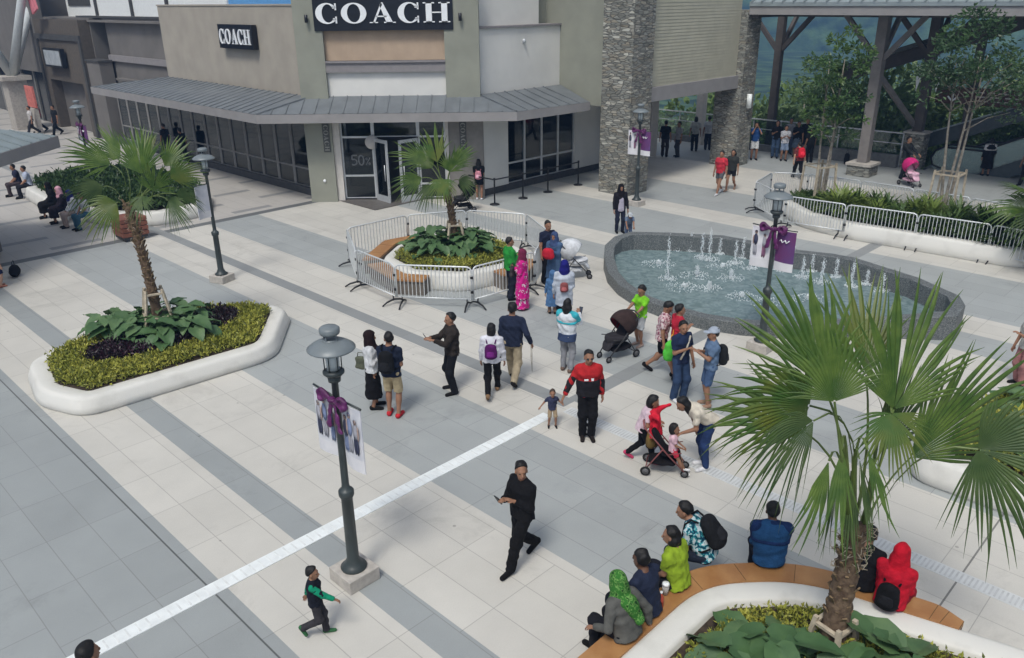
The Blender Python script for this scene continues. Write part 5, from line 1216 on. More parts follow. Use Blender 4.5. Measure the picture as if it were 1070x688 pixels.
# ------------------------------------------------------------------ barriers
GALV=M('galvanised_steel',(.62,.645,.65),rough=.42,var=.08,scale=12,metal=.35,spec=.5); RUB=MATS['rubber_black']
def barrier_proto():
    t=thing('crowd_barrier','x','crowd barrier'); L=1.0; h=1.08; r=.10
    m=MB(); pts=[(-L,0,.22),(-L,0,h-r),(-L+.03,0,h-.03),(-L+r,0,h),(L-r,0,h),(L-.03,0,h-.03),(L,0,h-r),(L,0,.22)]; m.tube(pts,.021,8); m.tube([(-L,0,.24),(L,0,.24)],.018,6); m.build('frame',GALV,t,fix=False)
    m=MB()
    for i in range(1,19): x=-L+2*L*i/19; m.tube([(x,0,.24),(x,0,h)],.0125,5,caps=False)
    m.build('bars',GALV,t,fix=False)
    for x in (-L+.13,L-.13):
        m=MB(); m.tube([(x,-.34,.02),(x,-.2,.09),(x,0,.13),(x,.2,.09),(x,.34,.02)],[.018,.024,.026,.024,.018],6); m.tube([(x,0,.1),(x,0,.25)],.02,6); m.build('foot',RUB,t,fix=False)
    m=MB(); m.box(L-.025,L+.05,-.03,.03,.78,.84); m.box(L-.025,L+.05,-.03,.03,.40,.46); m.build('hook',RUB,t)
    return t
BP=barrier_proto(); first=[True]
def barriers(nodes,label,group,closed=True):
    n=len(nodes)
    for i in range(n if closed else n-1):
        a=Vector(W(*nodes[i])); b=Vector(W(*nodes[(i+1)%n])); o=BP if first[0] else copy_tree(BP); first[0]=False
        c=(a+b)/2; o.location=(c.x,c.y,0); o.rotation_euler=(0,0,math.atan2((b-a).y,(b-a).x)); o.scale=(((b-a).length-.05)/2.0,1,1); tag(o,label,'crowd barrier',group)
barriers([(12.78,19.3),(11.71,17.37),(11.59,15.55),(12.76,13.97),(14.75,13.72),(16.46,14.78),(17.46,16.59),(16.55,18.31),(14.93,19.22)],'silver crowd barrier ringing the octagonal planter with the small palm','crowd barriers round the centre planter')
barriers([(25.2,2.0),(25.2,3.95),(25.45,5.9),(25.31,7.88),(25.06,9.95),(24.9,11.89)],'silver crowd barrier along the front of the long right planter','crowd barriers in front of the right planter',False)
barriers([(24.9,11.89),(26.23,13.72),(28.11,14.1),(28.69,12.95),(28.81,11.06),(28.7,9.2),(28.55,7.4),(28.3,5.5)],'silver crowd barrier round the end and back of the long right planter','crowd barriers behind the right planter',False)
# queue posts
stp=[PUV(517,214),PUV(546.5,207.5),PUV(572.5,201),PUV(604,193.5)]
stp=[W(*p) for p in stp]; sl_=['queue post nearest the store entrance','queue post second from the store entrance','queue post third from the store entrance','queue post nearest the stone pillar']
for i,p in enumerate(stp):
    t=thing('queue_post','black '+sl_[i],'queue post',(*p,0),0,'queue posts along the store window')
    m=MB(); m.lathe([(0,0),(.19,0),(.18,.03),(.05,.06),(0,.06)],16); m.build('base',RUB,t); m=MB(); m.lathe([(0,.05),(.03,.05),(.03,.92),(.042,.93),(.042,1.0),(0,1.0)],10); m.build('post',RUB,t)
    q=stp[i+1] if i<3 else None
    if i==0: q2=G(478,206); m=MB(); m.bar((0,0,.94),(q2[0]-p[0],q2[1]-p[1],.94),.012,.05); m.build('belt',RUB,t)
    if q: m=MB(); m.bar((0,0,.94),((q[0]-p[0]),(q[1]-p[1]),.94),.012,.05); m.build('belt',RUB,t)
# ------------------------------------------------------------------ street lamps
LMET=M('lamp_post_green_grey',(.035,.045,.045),rough=.45,var=.15,scale=6,spec=.5); LSH=M('lamp_shade_grey',(.16,.185,.195),rough=.4,var=.06,spec=.5); LGL=M('lamp_glass',(.55,.60,.60),rough=.25,var=.1); BOW=M('bow_purple',(.10,.014,.09),rough=.5,var=.3,scale=8,bump=.3)
def printmat(name,base,inkA,inkB,scale):
    m=M(name,base,rough=.6,var=.03); n=m.node_tree.nodes; l=m.node_tree.links; b=n['Principled BSDF']
    tc=[x for x in n if x.type=='TEX_COORD'][0]; nz=n.new('ShaderNodeTexNoise'); nz.inputs['Scale'].default_value=scale; nz.inputs['Detail'].default_value=3; l.new(tc.outputs['Object'],nz.inputs['Vector'])
    cr=n.new('ShaderNodeValToRGB'); e=cr.color_ramp.elements; e[0].color=(*inkA,1); e[0].position=.38; e[1].color=(*base,1); e[1].position=.56; x=e.new(.47); x.color=(*inkB,1); l.new(nz.outputs[0],cr.inputs[0]); l.new(cr.outputs[0],b.inputs['Base Color']); return m
PR=printmat('banner_print',(.62,.62,.64),(.50,.51,.55),(.57,.57,.60),3.); PR2=printmat('banner_print_figures',(.72,.71,.72),(.60,.58,.62),(.66,.64,.68),3.); INK1=M('ink_navy',(.03,.035,.07),rough=.7); INK2=M('ink_denim',(.16,.20,.32),rough=.7); INK3=M('ink_grey',(.28,.28,.31),rough=.7); INK4=M('ink_plum',(.20,.09,.15),rough=.7); INKS=M('ink_skin',(.42,.30,.25),rough=.7); PWH=M('banner_white',(.66,.65,.66),rough=.7,var=.04)
PPUR=M('banner_purple',(.15,.022,.10),rough=.6,col2=(.10,.05,.17),scale=1.2)
def lamp(label,loc,rot,left,right,bow=True,H=3.72):
    t=thing('street_lamp',label,'street lamp',(loc[0],loc[1],0),rot,'street lamps with banners')
    m=MB(); m.box(-.24,.24,-.24,.24,0,.20); m.build('base_block',CONC,t,bevel=.012)
    m=MB(); m.lathe([(0,.2),(.17,.2),(.175,.225),(.13,.255),(.105,.30),(.080,.36),(.074,1.30),(.088,1.31),(.10,1.34),(.10,1.40),(.085,1.42),(.055,1.44),(.048,1.5),(.042,2.93),(.075,2.95),(.08,3.0),(.06,3.03),(.0,3.03)],20); m.build('pole',LMET,t)
    m=MB(); m.lathe([(0,3.03),(.10,3.03),(.13,3.06),(.13,3.09),(.09,3.11),(0,3.11)],18); m.build('collar',LMET,t)
    m=MB(); m.lathe([(0,3.11),(.078,3.11),(.082,3.36),(0,3.36)],16); g=m.build('lantern',LGL,t); m=MB()
    for k in range(6): a=k*math.pi/3; m.tube([(.10*math.cos(a),.10*math.sin(a),3.08),(.105*math.cos(a),.105*math.sin(a),3.42)],.007,5)
    o=m.build('cage',LMET,t); o.parent=g
    m=MB(); m.lathe([(.03,3.35),(.275,3.37),(.288,3.38),(.284,3.395),(.22,3.44),(.15,3.475),(.09,3.49),(0,3.49)],28); m.build('shade',LSH,t)
    m=MB(); m.lathe([(0,3.57),(.115,3.57),(.122,3.585),(.122,3.635),(.10,3.655),(0,3.66)],20); m.lathe([(0,3.48),(.10,3.48),(.10,3.50),(0,3.505)],18)
    for k in range(4): a=k*math.pi/2+.4; m.tube([(.085*math.cos(a),.085*math.sin(a),3.47),(.085*math.cos(a),.085*math.sin(a),3.58)],.011,5)
    m.build('finial',LSH,t)
    for sgn,kind in ((1,right),(-1,left)):
        if not kind: continue
        ba=thing_part=None
        m=MB(); m.tube([(0,0,2.72),(sgn*.50,0,2.72+.02)],.014,6); ar=m.build('banner_arm',LMET,t)
        def sheet(z0,z1,name,mat,par,thick=.012):
            m=MB(); n=8
            for k in range(n):
                xa=sgn*(.06+.42*k/n); xb=sgn*(.06+.42*(k+1)/n); f=lambda x: .03*math.sin(x*9+2)*(1)
                m.add([(xa,f(xa),z0),(xb,f(xb),z0),(xb,f(xb),z1),(xa,f(xa),z1),(xa,f(xa)+thick,z0),(xb,f(xb)+thick,z0),(xb,f(xb)+thick,z1),(xa,f(xa)+thick,z1)],[(0,1,2,3),(7,6,5,4),(0,4,5,1),(3,2,6,7)]+([(0,3,7,4)] if k==0 else [])+([(1,5,6,2)] if k==n-1 else []))
            o=m.build(name,mat,t,fix=False); o.parent=par; return o
        if kind=='purple':
            sheet(2.04,2.71,'banner',PPUR,ar); sheet(1.86,2.04,'banner_footer',PWH,ar)
            m=MB(); p=[(sgn*.24+.0,-.045,2.5)]; q=[(sgn*(.16+.03*i)*1.,-.05-.0*i,2.5+.035*math.sin(i*2.1)) for i in range(8)]; m.tube(q,.012,5); o=m.build('script_mark',LETTER,t); o.parent=ar
        else: 
            sheet(2.02,2.71,'banner',PR if kind=='print' else PR2,ar)
            for fi,(fx,fh,ct,cb) in enumerate(((.17,.50,INK1,INK2),(.28,.56,INK2,INK3),(.385,.47,INK3,INK1)) if kind=='print' else ((.20,.52,INK3,INK4),(.38,.55,INK1,INK3))):
                m=MB(); X=sgn*fx; yy=.03*math.sin(X*9+2)-.006; zb=2.07+.02*fi
                def blob(cx,cz,rx,rz,mi): m.lathe([(0,0),(1,0),(1,1),(0,1)],12,mi=mi); k=len(m.v)-48; m.v[k:]=[(X+cx+p[0]*rx,yy-p[2]*.004,cz+p[1]*rz) for p in m.v[k:]]
                blob(0,zb+fh*.90,.028,.036,2); blob(0,zb+fh*.93,.032,.028,0); blob(0,zb+fh*.62,.052,.125,0); blob(-.02,zb+fh*.22,.026,.13,1); blob(.022,zb+fh*.2,.026,.12,1); blob(.05*(-1)**fi,zb+fh*.6,.016,.1,2)
                o=m.build('printed_figure',[ct,cb,INKS],t,fix=True); o.parent=ar
            sheet(1.84,2.02,'banner_footer',PWH,ar)
    if bow:
        m=MB()
        Q=[rc((0,-.06,2.72),(0,-.06,2.72),.05,.05)]
        for sgn in (1,-1): Q+=[rc((sgn*.05,-.06,2.72),(sgn*.21,-.07,2.73),.03,.10,.02,.55,(0,1,0)),rc((sgn*.03,-.06,2.70),(sgn*.11,-.07,2.34),.025,.05,.01,.35,(0,1,0)),el((sgn*.20,-.12,2.74),(.05,.05,.06),neg=True)]
        V,F=surface(Q,.011,.006,int(loc[0]*10)%97); np_mesh('bow',V,F,BOW,t)
    return t
vrot=ANG+math.pi/2+math.pi   # local +x points along -v, towards the lower right of the picture
lamp('near street lamp on a stone block left of the walking man in black',W(4.72,7.68),vrot,'print','print')
lamp('street lamp beyond the left planter with one printed banner',W(9.48,20.65),ANG+.35+math.pi,None,'print',bow=False)
lamp('street lamp at the near edge of the fountain with white and purple banners',W(15.35,7.5),vrot,'figures','purple')
lamp('street lamp in front of the stone pillar with white and purple banners',W(24.25,17.4),vrot,'figures','purple')
lamp('far street lamp in the upper left planter with white and purple banners',W(11.3,35.),vrot,'print','purple')
drain('bright perforated drain channel crossing the plaza at the lower left',1.2,9.9,8.75,8.99,'u',.13,raise_=.008)
drain('pale slotted drain channel running to the lower right past the bench',10.18,10.44,-1,8.75,'v',.06,mats=(DR2,DRS2))
# slatted box behind the left palm
q=W(9.55,26.95); t=thing('slatted_box','reddish slatted wooden planter box standing behind the left palm','planter box',(*q,0),ANG)
SLAT=M('slat_red_brown',(.19,.07,.045),rough=.6,var=.2,scale=6)
for k in range(4): m=MB(); m.box(-.42,.42,-.42,.42,.16+k*.155,.29+k*.155); m.build('slat',SLAT,t,bevel=.01)
m=MB(); m.box(-.38,.38,-.38,.38,.06,.74); m.build('liner',PLINTH,t); m=MB(); m.lathe([(0,0),(.1,0),(.1,.06),(0,.06)],10); m.build('foot',RUB,t)
# ------------------------------------------------------------------ nearest palm: every frond placed
D_=math.radians
# pixel of the blade's base, depth offset, axis angle in the picture, lean to the camera, twist, radius, spread, droop
# pixel of the blade's base, depth offset, axis angle in the picture, lean to the camera, twist, radius, spread, droop
NEAR=[(934,428,.10,78,.10,.25,1.52,66,.14,LEAF),(932,432,.06,-95,.35,.2,.62,95,.35,LEAFY),(862,405,.25,112,.0,-.3,1.34,62,.20,LEAF),(846,424,-.05,168,.25,-.35,1.12,82,.55,LEAFY),(905,392,.45,92,-.15,.1,1.28,50,.12,LEAFY),(952,478,.20,42,.05,.35,1.74,52,.18,LEAF),
 (1022,470,-.15,-8,.35,.25,1.25,104,.70,LEAFD),(850,440,-.2,205,.35,-.4,.95,60,.9,LEAFD),(872,420,-.25,100,.2,-.25,.85,75,.3,LEAF),(842,452,.45,148,-.25,-.5,1.25,60,.45,LEAF),(925,470,.5,58,-.3,.5,1.3,50,.35,LEAFD),
 (880,470,-.22,263,.15,.2,1.05,17,.1,LEAF),(898,480,-.12,277,.1,-.4,1.0,15,.1,LEAFD),(866,482,-.05,250,.1,.3,.95,17,.15,LEAF),(890,500,.0,266,.05,.9,1.0,14,.1,LEAFD),(907,470,-.2,284,.2,.1,.85,15,.12,LEAF),(875,500,.1,258,.0,-.7,.9,15,.1,LEAFD)]
LEFTP=[(148,182,.0,92,.25,.1,1.12,62,.15,LEAF),(150,176,.3,100,-.2,-.2,1.05,60,.2,LEAFY),(116,172,.1,158,.1,-.5,1.18,52,.25,LEAF),(126,166,.3,132,-.1,-.4,1.0,55,.3,LEAF),(178,186,.1,22,.1,.5,.85,60,.3,LEAFY),(172,174,.3,56,-.1,.4,.85,50,.2,LEAF),(122,212,-.1,212,.3,-.3,.85,70,.6,LEAFY),(176,210,-.1,-40,.3,.3,.7,70,.6,LEAFD),(148,205,-.35,268,.5,.1,.55,80,.5,LEAFD),(108,195,.2,190,.1,-.6,.9,55,.5,LEAFD),(184,203,.2,-12,.1,.6,.65,55,.6,LEAFD),(160,200,-.3,70,.6,.3,.85,75,.3,LEAF)]
CENP=[(446,168,.0,158,.1,-.4,1.12,50,.25,LEAF),(457,170,.1,97,.1,.1,1.15,50,.15,LEAFY),(441,186,-.1,192,.25,-.4,.95,55,.45,LEAF),(474,172,.1,48,.1,.4,.82,58,.2,LEAF),(462,188,-.2,268,.45,.1,.72,95,.45,LEAFY),(479,188,.1,-20,.15,.5,.65,70,.6,LEAFD),(452,176,.3,125,-.2,-.4,1.0,55,.3,LEAF),(470,180,-.2,75,.5,.2,.8,70,.3,LEAF),(450,194,.1,235,.2,-.4,.7,60,.6,LEAFD)]
def placedpalm(label,base,z0,tz,ln,r0,r1,specs,N,seed,dist='mid'):
    t=palm(label,base,z0,tz,r0,r1,0,1,1,seed,lean=ln,dist=dist,specs=[])
    rg=random.Random(seed); top=np.array([ln[0],ln[1],tz-.05]); org=np.array([base[0],base[1],z0]); Yc=base[1]+ln[1]
    Xc=np.array([1,0,0.]); Zc=np.array([0,.38,.925])
    for (px,py,dy,th,tc_,tw,R_,sp,dr,mt) in specs:
        r=RC@np.array([px-CX,py-CY,FPX]); k=(Yc+dy)/r[1]; h=np.array([r[0]*k,r[1]*k,CAMH+r[2]*k])-org
        f=Xc*math.cos(D_(th))+Zc*math.sin(D_(th))+np.array([0,-1,0])*tc_; f/=np.linalg.norm(f)
        s0=np.cross(f,np.array([0,-.92,.38])); s0/=np.linalg.norm(s0); n0=np.cross(f,s0); sv=s0*math.cos(tw)+n0*math.sin(tw)
        a=math.atan2(h[1]-top[1],h[0]-top[0]); p0=top+np.array([math.cos(a)*r1*.8,math.sin(a)*r1*.8,-.1*rg.random()])
        frond(t,p0,0,0,1,R_,rg,dr,max(8,int(N*sp/90)),mt,spread=sp,cup=.12,given=(h,f,sv))
placedpalm('large fan palm nearest the camera growing from the corner planter',palmN,.36,1.62,(.10,.08),.16,.115,NEAR,36,77,'near')
placedpalm('medium fan palm with timber braces in the white planter on the left',palmL,.32,2.95,(-.25,.1),.125,.085,LEFTP,34,5)
placedpalm('small fan palm behind barriers in front of the store entrance',pc,.36,2.0,(-.2,0),.13,.085,CENP,30,11)
brace('timber brace frame round the trunk of the nearest palm',palmN,.36,.6,.15,.36,.05)
# ------------------------------------------------------------------ slim trees in the right planter, stakes
tree('slim multi-stemmed tree with a narrow green crown left in the right planter',G(856,212,.45),.4,6.0,1.0,3.0,3000,.16,41,stems=3,trunk_r=.055)
tree('slim branching tree with a wide loose crown right in the right planter',G(985,222,.45),.4,6.2,1.6,4.4,3600,.16,43,stems=3,trunk_r=.06,mats=[TLEAF[0],TLEAF[2],TLEAF[2]])
def stakes(label,loc,rot):
    t=thing('tree_stakes',label,'tree stakes',(*loc,.36),rot,'timber stakes round the slim trees')
    for sx,sy in ((-1,-1),(1,-1),(1,1),(-1,1)): m=MB(); m.bar((sx*.42,sy*.42,0),(sx*.36,sy*.36,1.5),.06,.06); m.build('stake',BRACE,t)
    m=MB()
    for a,b in (((-1,-1),(1,-1)),((1,-1),(1,1)),((1,1),(-1,1)),((-1,1),(-1,-1))): m.bar((a[0]*.37,a[1]*.37,1.38),(b[0]*.37,b[1]*.37,1.38),.05,.05)
    m.build('crossbars',BRACE,t)
stakes('timber stakes round the left slim tree in the right planter',G(852,212,.45),.3); stakes('timber stakes round the right slim tree in the right planter',G(985,222,.45),ANG)
# ------------------------------------------------------------------ woods beyond the terrace
rw=random.Random(12)
WLEAF=[leafmat('wood_leaf_a',(.12,.19,.065),(.17,.25,.085),trans=.3),leafmat('wood_leaf_b',(.16,.25,.07),(.22,.31,.09),trans=.3),leafmat('wood_leaf_c',(.085,.14,.055),(.12,.18,.07),trans=.25)]
NT=[(40.5,20.5,6.5,2.0,0),(43.5,17.8,8,2.4,1),(47,22,9,2.8,2),(42,24.5,7.5,2.3,0),(46.5,14.5,7.5,2.4,1),(52,17.5,10,3.2,2),(50,11.5,8.5,2.6,0),(45.5,9.2,6.8,2.0,1),(55,25,10,3.4,0),(52,7,8,2.6,2),(47,3.5,7.5,2.4,0),(59,14,10.5,3.2,1)]
kinds=['mid green round crowned tree just beyond the terrace railing','paler green loose crowned tree beyond the terrace','dark green dense tree beyond the terrace']
mset=[WLEAF,[WLEAF[1],WLEAF[0]],[WLEAF[2],WLEAF[0]]]
for i,(u_,v_,h_,r_,k) in enumerate(NT):
    z=-4.5-.12*max(0,u_-40); tree(kinds[k],W(u_,v_),z,h_*.42-z*1.0-.9,r_,1.5,2600,.30,200+i,trunk_r=.13,mats=mset[k],group='trees beyond the terrace',name='woodland_tree',shape=.8,clumps=34)
def wood():
    rg=np.random.default_rng(5); out=[]
    for near in (True,False):
        P=[];Nn=[];MI=[]
        for i in range(150 if near else 520):
            u_=rg.uniform(41,62) if near else 60+rg.random()**1.5*170; v_=rg.uniform(-22,42) if near else rg.uniform(-70,80); x,y=W(u_,v_); d=math.hypot(x-8,y-20); zg=-2.2-min(17,max(0,(d-22)*.36)); r=rg.uniform(1.3,2.5) if near else rg.uniform(2.2,4.)
            h=rg.uniform(2.5,5.5); top=3.6-.03*max(0,u_-42)+rg.uniform(-1,.7)
            zc=min(zg+h,top-r*1.1)
            k=520 if near else 150
            dd=rg.normal(size=(k,3)); dd/=np.linalg.norm(dd,axis=1)[:,None]; lob=1+.25*np.sin(dd[:,0]*5+i)+.2*np.sin(dd[:,1]*6+2*i)+.15*np.sin(dd[:,2]*8+i)
            P.append(np.array([x,y,zc])+dd*lob[:,None]*np.array([r,r,r*.95])*rg.uniform(.75,1,(k,1))); Nn.append(dd*.8); MI.append(np.where(rg.random(k)<.75,i%3,rg.integers(0,3,k)))
        o=leaves('woodland',np.concatenate(P),np.concatenate(Nn),.42 if near else .95,WLEAF,aspect=.7,up_bias=.1,seed=3,mi=np.concatenate(MI)); tag(o,'dense green woodland falling away just below the terrace' if near else 'distant green woodland down the slope beyond the terrace','woodland',kind='stuff')
    P=np.column_stack([rg.uniform(37.95,39.6,900),rg.uniform(13,27,900),np.zeros(900)]); X=np.array([W(a,b) for a,b in P[:,:2]]); Q=np.column_stack([X,rg.uniform(-.4,.75,900)-(.4*(P[:,0]-38))]); Q=np.repeat(Q,5,0)+rg.normal(size=(4500,3))*.09
    leaves('bright_shrubs',Q,np.tile([0,0,.5],(4500,1)),.2,[STRAP[1],STRAP[0],TLEAF[1]],seed=8,aspect=.5); o=bpy.data.objects['bright_shrubs']; tag(o,'bright yellow green shrubs just behind the terrace parapet','shrubs',kind='stuff')
wood()
# ------------------------------------------------------------------ strollers and bags
TYRE=M('tyre_black',(.012,.012,.012),rough=.8); 
def stroller(label,loc,rot,can=(40,34,34),inner=(90,20,25),body=(22,22,24),frame=None,s=1.,canopy=True,tilt=0.):
    t=thing('stroller',label,'stroller',(loc[0],loc[1],0),math.radians(rot)); fm=frame or M('stroller_frame',(.03,.03,.032),rough=.45); q=lambda *p: tuple(c*s for c in p)
    m=MB()
    for y in (-.22,.22): m.tube([q(.38,y*.8,.12),q(.05,y,.48),q(-.40,y,1.0)],.014*s,7); m.tube([q(-.34,y,.13),q(-.05,y,.58)],.013*s,7); m.tube([q(.05,y,.48),q(.30,y,.55)],.010*s,6)
    m.tube([q(-.40,-.22,1.0),q(-.44,0,1.03),q(-.40,.22,1.0)],.017*s,8); m.tube([q(-.34,-.22,.13),q(-.34,.22,.13)],.01*s,6); m.build('frame',fm,t)
    V,F=surface([rc(q(-.02,0,.45),q(.22,0,.42),.07*s,.06*s,.03,2.6),rc(q(-.02,0,.46),q(-.24,0,.86),.065*s,.05*s,.03,2.6),rc(q(.22,0,.40),q(.30,0,.24),.045*s,.03*s,.03,2.8)],.016); np_mesh('seat',V,F,cl(*body),t)
    V,F=surface([rc(q(.15,0,.25),q(-.24,0,.24),.07*s,.07*s,.02,2.4)],.018,.003); np_mesh('basket',V,F,cl(*body),t)
    if canopy:
        cn=(.80,0,-.60)
        V,F=surface([el(q(-.14,0,.80),np.array([.36,.27,.31])*s,.02,clip=[(q(.03,0,.78),cn)]),dict(el(q(-.08,0,.76),np.array([.355,.24,.275])*s,.02),neg=True)],.012); np_mesh('canopy',V,F,cl(*can),t)
        V,F=surface([el(q(-.13,0,.79),np.array([.345,.248,.285])*s,.02,clip=[(q(.01,0,.77),cn)]),dict(el(q(-.06,0,.75),np.array([.35,.225,.255])*s,.02),neg=True)],.011); np_mesh('canopy_lining',V,F,cl(*inner),t)
        V,F=surface([el(q(.05,0,.50),np.array([.30,.22,.15])*s,.02,clip=[(q(0,0,.56),(.0,0,1))]),rc(q(.28,0,.40),q(.36,0,.28),.05*s,.04*s,.03,3.)],.014,.002); np_mesh('seat_tub',V,F,cl(*tuple(min(255,c+22) for c in body)),t)
    for x,y,r in ((.38,.17,.08),(.38,-.17,.08),(-.34,.25,.10),(-.34,-.25,.10)):
        r*=s; m=MB(); m.tube([(x*s+r*.78*math.cos(a),y*s,r+r*.78*math.sin(a)) for a in [k*math.pi/8 for k in range(16)]],r*.22,6,closed=True); w_=m.build('wheel',TYRE,t); m=MB(); m.tube([(x*s,y*s-.02,r),(x*s,y*s+.02,r)],r*.62,10); h_=m.build('hub',M('hub_grey',(.10,.10,.105),rough=.5),t); h_.parent=w_
    return t
def bag(label,loc,z,rot,size,col,handle=True,cat='bag',name='bag'):
    t=thing(name,label,cat,(loc[0],loc[1],z),math.radians(rot)); w,d,h=size
    V,F=surface([rc((0,0,d*.5),(0,0,h-d*.4),d*.5,d*.42,.02,w/d)],max(.01,min(size)*.12),.002); np_mesh('bag_body',V,F,cl(*col),t)
    if handle: m=MB(); m.tube([(0,-w*.28,h*.9),(0,-w*.2,h*1.3),(0,w*.2,h*1.3),(0,w*.28,h*.9)],.008,6); m.build('handle',cl(*col),t)
    return t
def held(info,side,drop=.0): return toworld(info,info['hand'][side])
def phone(info,side,label):
    p=toworld(info,info['hand'][side]+np.array([.09,0,.03])); t=thing('phone',label,'phone',p,info['root'].rotation_euler.z); m=MB(); m.box(-.006,.006,-.04,.04,-.075,.075); o=m.build('casing',RUB,t,bevel=.003); m=MB(); m.box(-.0085,-.0065,-.036,.036,-.068,.068); m.build('screen',M('screen_dark',(.05,.06,.08),rough=.15),t); t.rotation_euler=(0,.5,t.rotation_euler.z); return t
def pat(name,base,a,b,scale,lo=.44):
    base,a,b=[tuple(.74*c for c in q) for q in (base,a,b)]
    m=cloth(base,name); n=m.node_tree.nodes; l=m.node_tree.links; bs=n['Principled BSDF']; tc=[x for x in n if x.type=='TEX_COORD'][0]
    v=n.new('ShaderNodeTexNoise'); v.inputs['Scale'].default_value=scale; v.inputs['Detail'].default_value=2.5; v.inputs['Distortion'].default_value=.8; l.new(tc.outputs['Object'],v.inputs['Vector']); cr=n.new('ShaderNodeValToRGB'); e=cr.color_ramp.elements; cr.color_ramp.interpolation='EASE'
    e[0].position=lo-.04; e[0].color=(*a,1); e[1].position=lo+.10; e[1].color=(*base,1); x=e.new(lo+.03); x.color=(*b,1); l.new(v.outputs[0],cr.inputs[0]); l.new(cr.outputs[0],bs.inputs['Base Color']); return m
FLOR=pat('floral_pink_white',s2l((228,214,212)),s2l((120,60,80)),s2l((215,150,165)),26); FLOR2=pat('floral_teal_white',s2l((215,228,232)),s2l((20,70,95)),s2l((60,170,180)),15,.47); FGREEN=pat('scarf_green_print',s2l((58,120,48)),s2l((30,75,30)),s2l((120,170,90)),24,.42)
WPRINT=pat('print_pink_zigzag',s2l((226,40,150)),s2l((235,215,230)),s2l((200,30,120)),14,.40)
# ------------------------------------------------------------------ people (photo pixel of the feet -> ground)
def pp(x,y): return G(x,y)
BLK=(22,22,25); NAV=(32,42,66); JEAN=(52,74,112); KHK=(190,172,138); WHT=(232,232,234); GRY=(120,122,124)
A=person('man in black looking aside while walking with a phone at his chest',pp(546,588),1.64,222,'walk',('chest','phone'),yaw=1.0,top=('long',BLK),bottom=('pants',(20,20,22)),shoes=BLK,cell=.0095); phone(A,-1,'phone in the hands of the man in black')
person('small running boy with green sleeves and a dark vest',pp(334,664),1.03,5,'run',('swingb','push'),kid=1,top=('long',(28,32,44),'sleeves',(22,150,112)),bottom=('pants',(62,60,64)),shoes=(60,110,70),yaw=-.1,cell=.0095)
person('dark haired person at the bottom left edge seen from the head up',G(89,676,1.62),1.66,60,'stand',('relax','relax'),top=('tee',(60,60,70)),cell=.011)
A=person('woman in a black headscarf and white top facing the man with a black backpack',pp(392,426),1.58,10,'stand',('relax','chest'),top=('long',(226,228,230)),bottom=('skirt',(20,20,24),.28),hair='hijab',scarf=(38,24,26),cell=.0105)
bag('olive sling bag on the side of the woman in the black headscarf',toworld(A,A['up'](-.2,.06,.05))[:2],.80,80,(.24,.10,.26),(96,100,84))
A=person('man in a navy shirt and khaki shorts with red shoes seen from behind',pp(412,435),1.70,78,'stand',('chest','chest'),top=('tee',(34,42,62)),bottom=('kneeshorts',(196,178,142)),shoes=(205,52,60),yaw=.5,cell=.0105)
backpack(A,'black backpack on the man in khaki shorts',(24,25,28),(.31,.46,.2))
A=person('man in a dark brown shirt holding a phone out to the left',pp(474,409),1.68,200,'wide',((.38,.10,1.20),(.42,-.02,1.22)),top=('long',(52,46,42)),bottom=('pants',(26,28,34)),shoes=(26,24,24),cell=.0105); phone(A,-1,'phone held by the man in the dark brown shirt')
A=person('woman in a white shirt walking away with a purple backpack',pp(515,414),1.56,85,'walkr',('relax','relax'),top=('long',(228,228,236)),bottom=('slim',BLK),shoes=(150,120,90),hair='bob',cell=.0105)
backpack(A,'purple backpack on the woman in the white shirt',(92,28,98),(.27,.38,.15),low=.05)
A=person('man in a navy sweater and khaki trousers walking away',pp(536,400),1.76,80,'walk',('relax','side'),top=('long',(40,48,70)),bottom=('pants',(178,164,138)),shoes=(34,30,30),yaw=.2,cell=.0105)
p=held(A,-1); t=thing('umbrella','thin folded umbrella in the hand of the man in the navy sweater','umbrella',(p.x,p.y,p.z)); m=MB(); m.tube([(0,0,.06),(.01,0,-.3),(.02,0,-.62)],[.012,.022,.006],7); m.build('folded_canopy',cl(205,200,190),t); m=MB(); m.tube([(.0,0,.06),(0,0,.12)],.014,7); m.build('handle',RUB,t)
person('toddler in khaki shorts with arms out holding a hand',pp(577,446),.76,275,'wide',((.05,.38,1.12),(.0,-.50,.98)),kid=2,top=('tee',(62,66,92)),bottom=('kneeshorts',(170,150,122)),shoes=(30,28,30),haircol=(60,46,36),cell=.0085)
A=person('man in a red and black jacket and sunglasses leading a toddler',pp(613,457),1.68,272,'close',((-.02,.26,.82),(.10,-.44,.86)),top=('jacket',(184,42,46),'lower',(38,36,40)),bottom=('pants',(24,24,27)),shoes=(40,34,32),cell=.0095,yaw=.05)
m=MB(); hq=A['head'](.094,0,.005)
for y in (-.033,.033): m.ell((hq[0]-.0,hq[1]+y,hq[2]),(.012,.026,.018),8)
m.build('sunglasses',RUB,A['root'])
m=MB(); q=A['up'](.172,0,.26); m.box(q[0],q[0]+.008,-.09,-.02,q[2]-.012,q[2]+.018); m.box(q[0],q[0]+.008,.03,.07,q[2]-.015,q[2]+.03); m.build('chest_badge',LETTER,A['root'])
A=person('woman in a turquoise and white top photographing with her phone',pp(592,388),1.60,62,'stand',('chest',(.34,-.12,1.28)),top=('long',(226,232,238),'yoke',(70,190,205)),bottom=('slim',(150,152,158)),shoes=(120,100,90),hair='long',cell=.0105); phone(A,-1,'phone raised by the woman in the turquoise top')
V,F=surface([rc(A['up'](0,0,-.20),A['up'](0,0,.0),.15,.142,.03,1.36,clip=[(A['up'](0,0,-.19),(0,0,-1)),(A['up'](0,0,-.02),(0,0,1))])],.014,.002); np_mesh('waist_wrap',V,F,cl(62,78,112),A['root'])
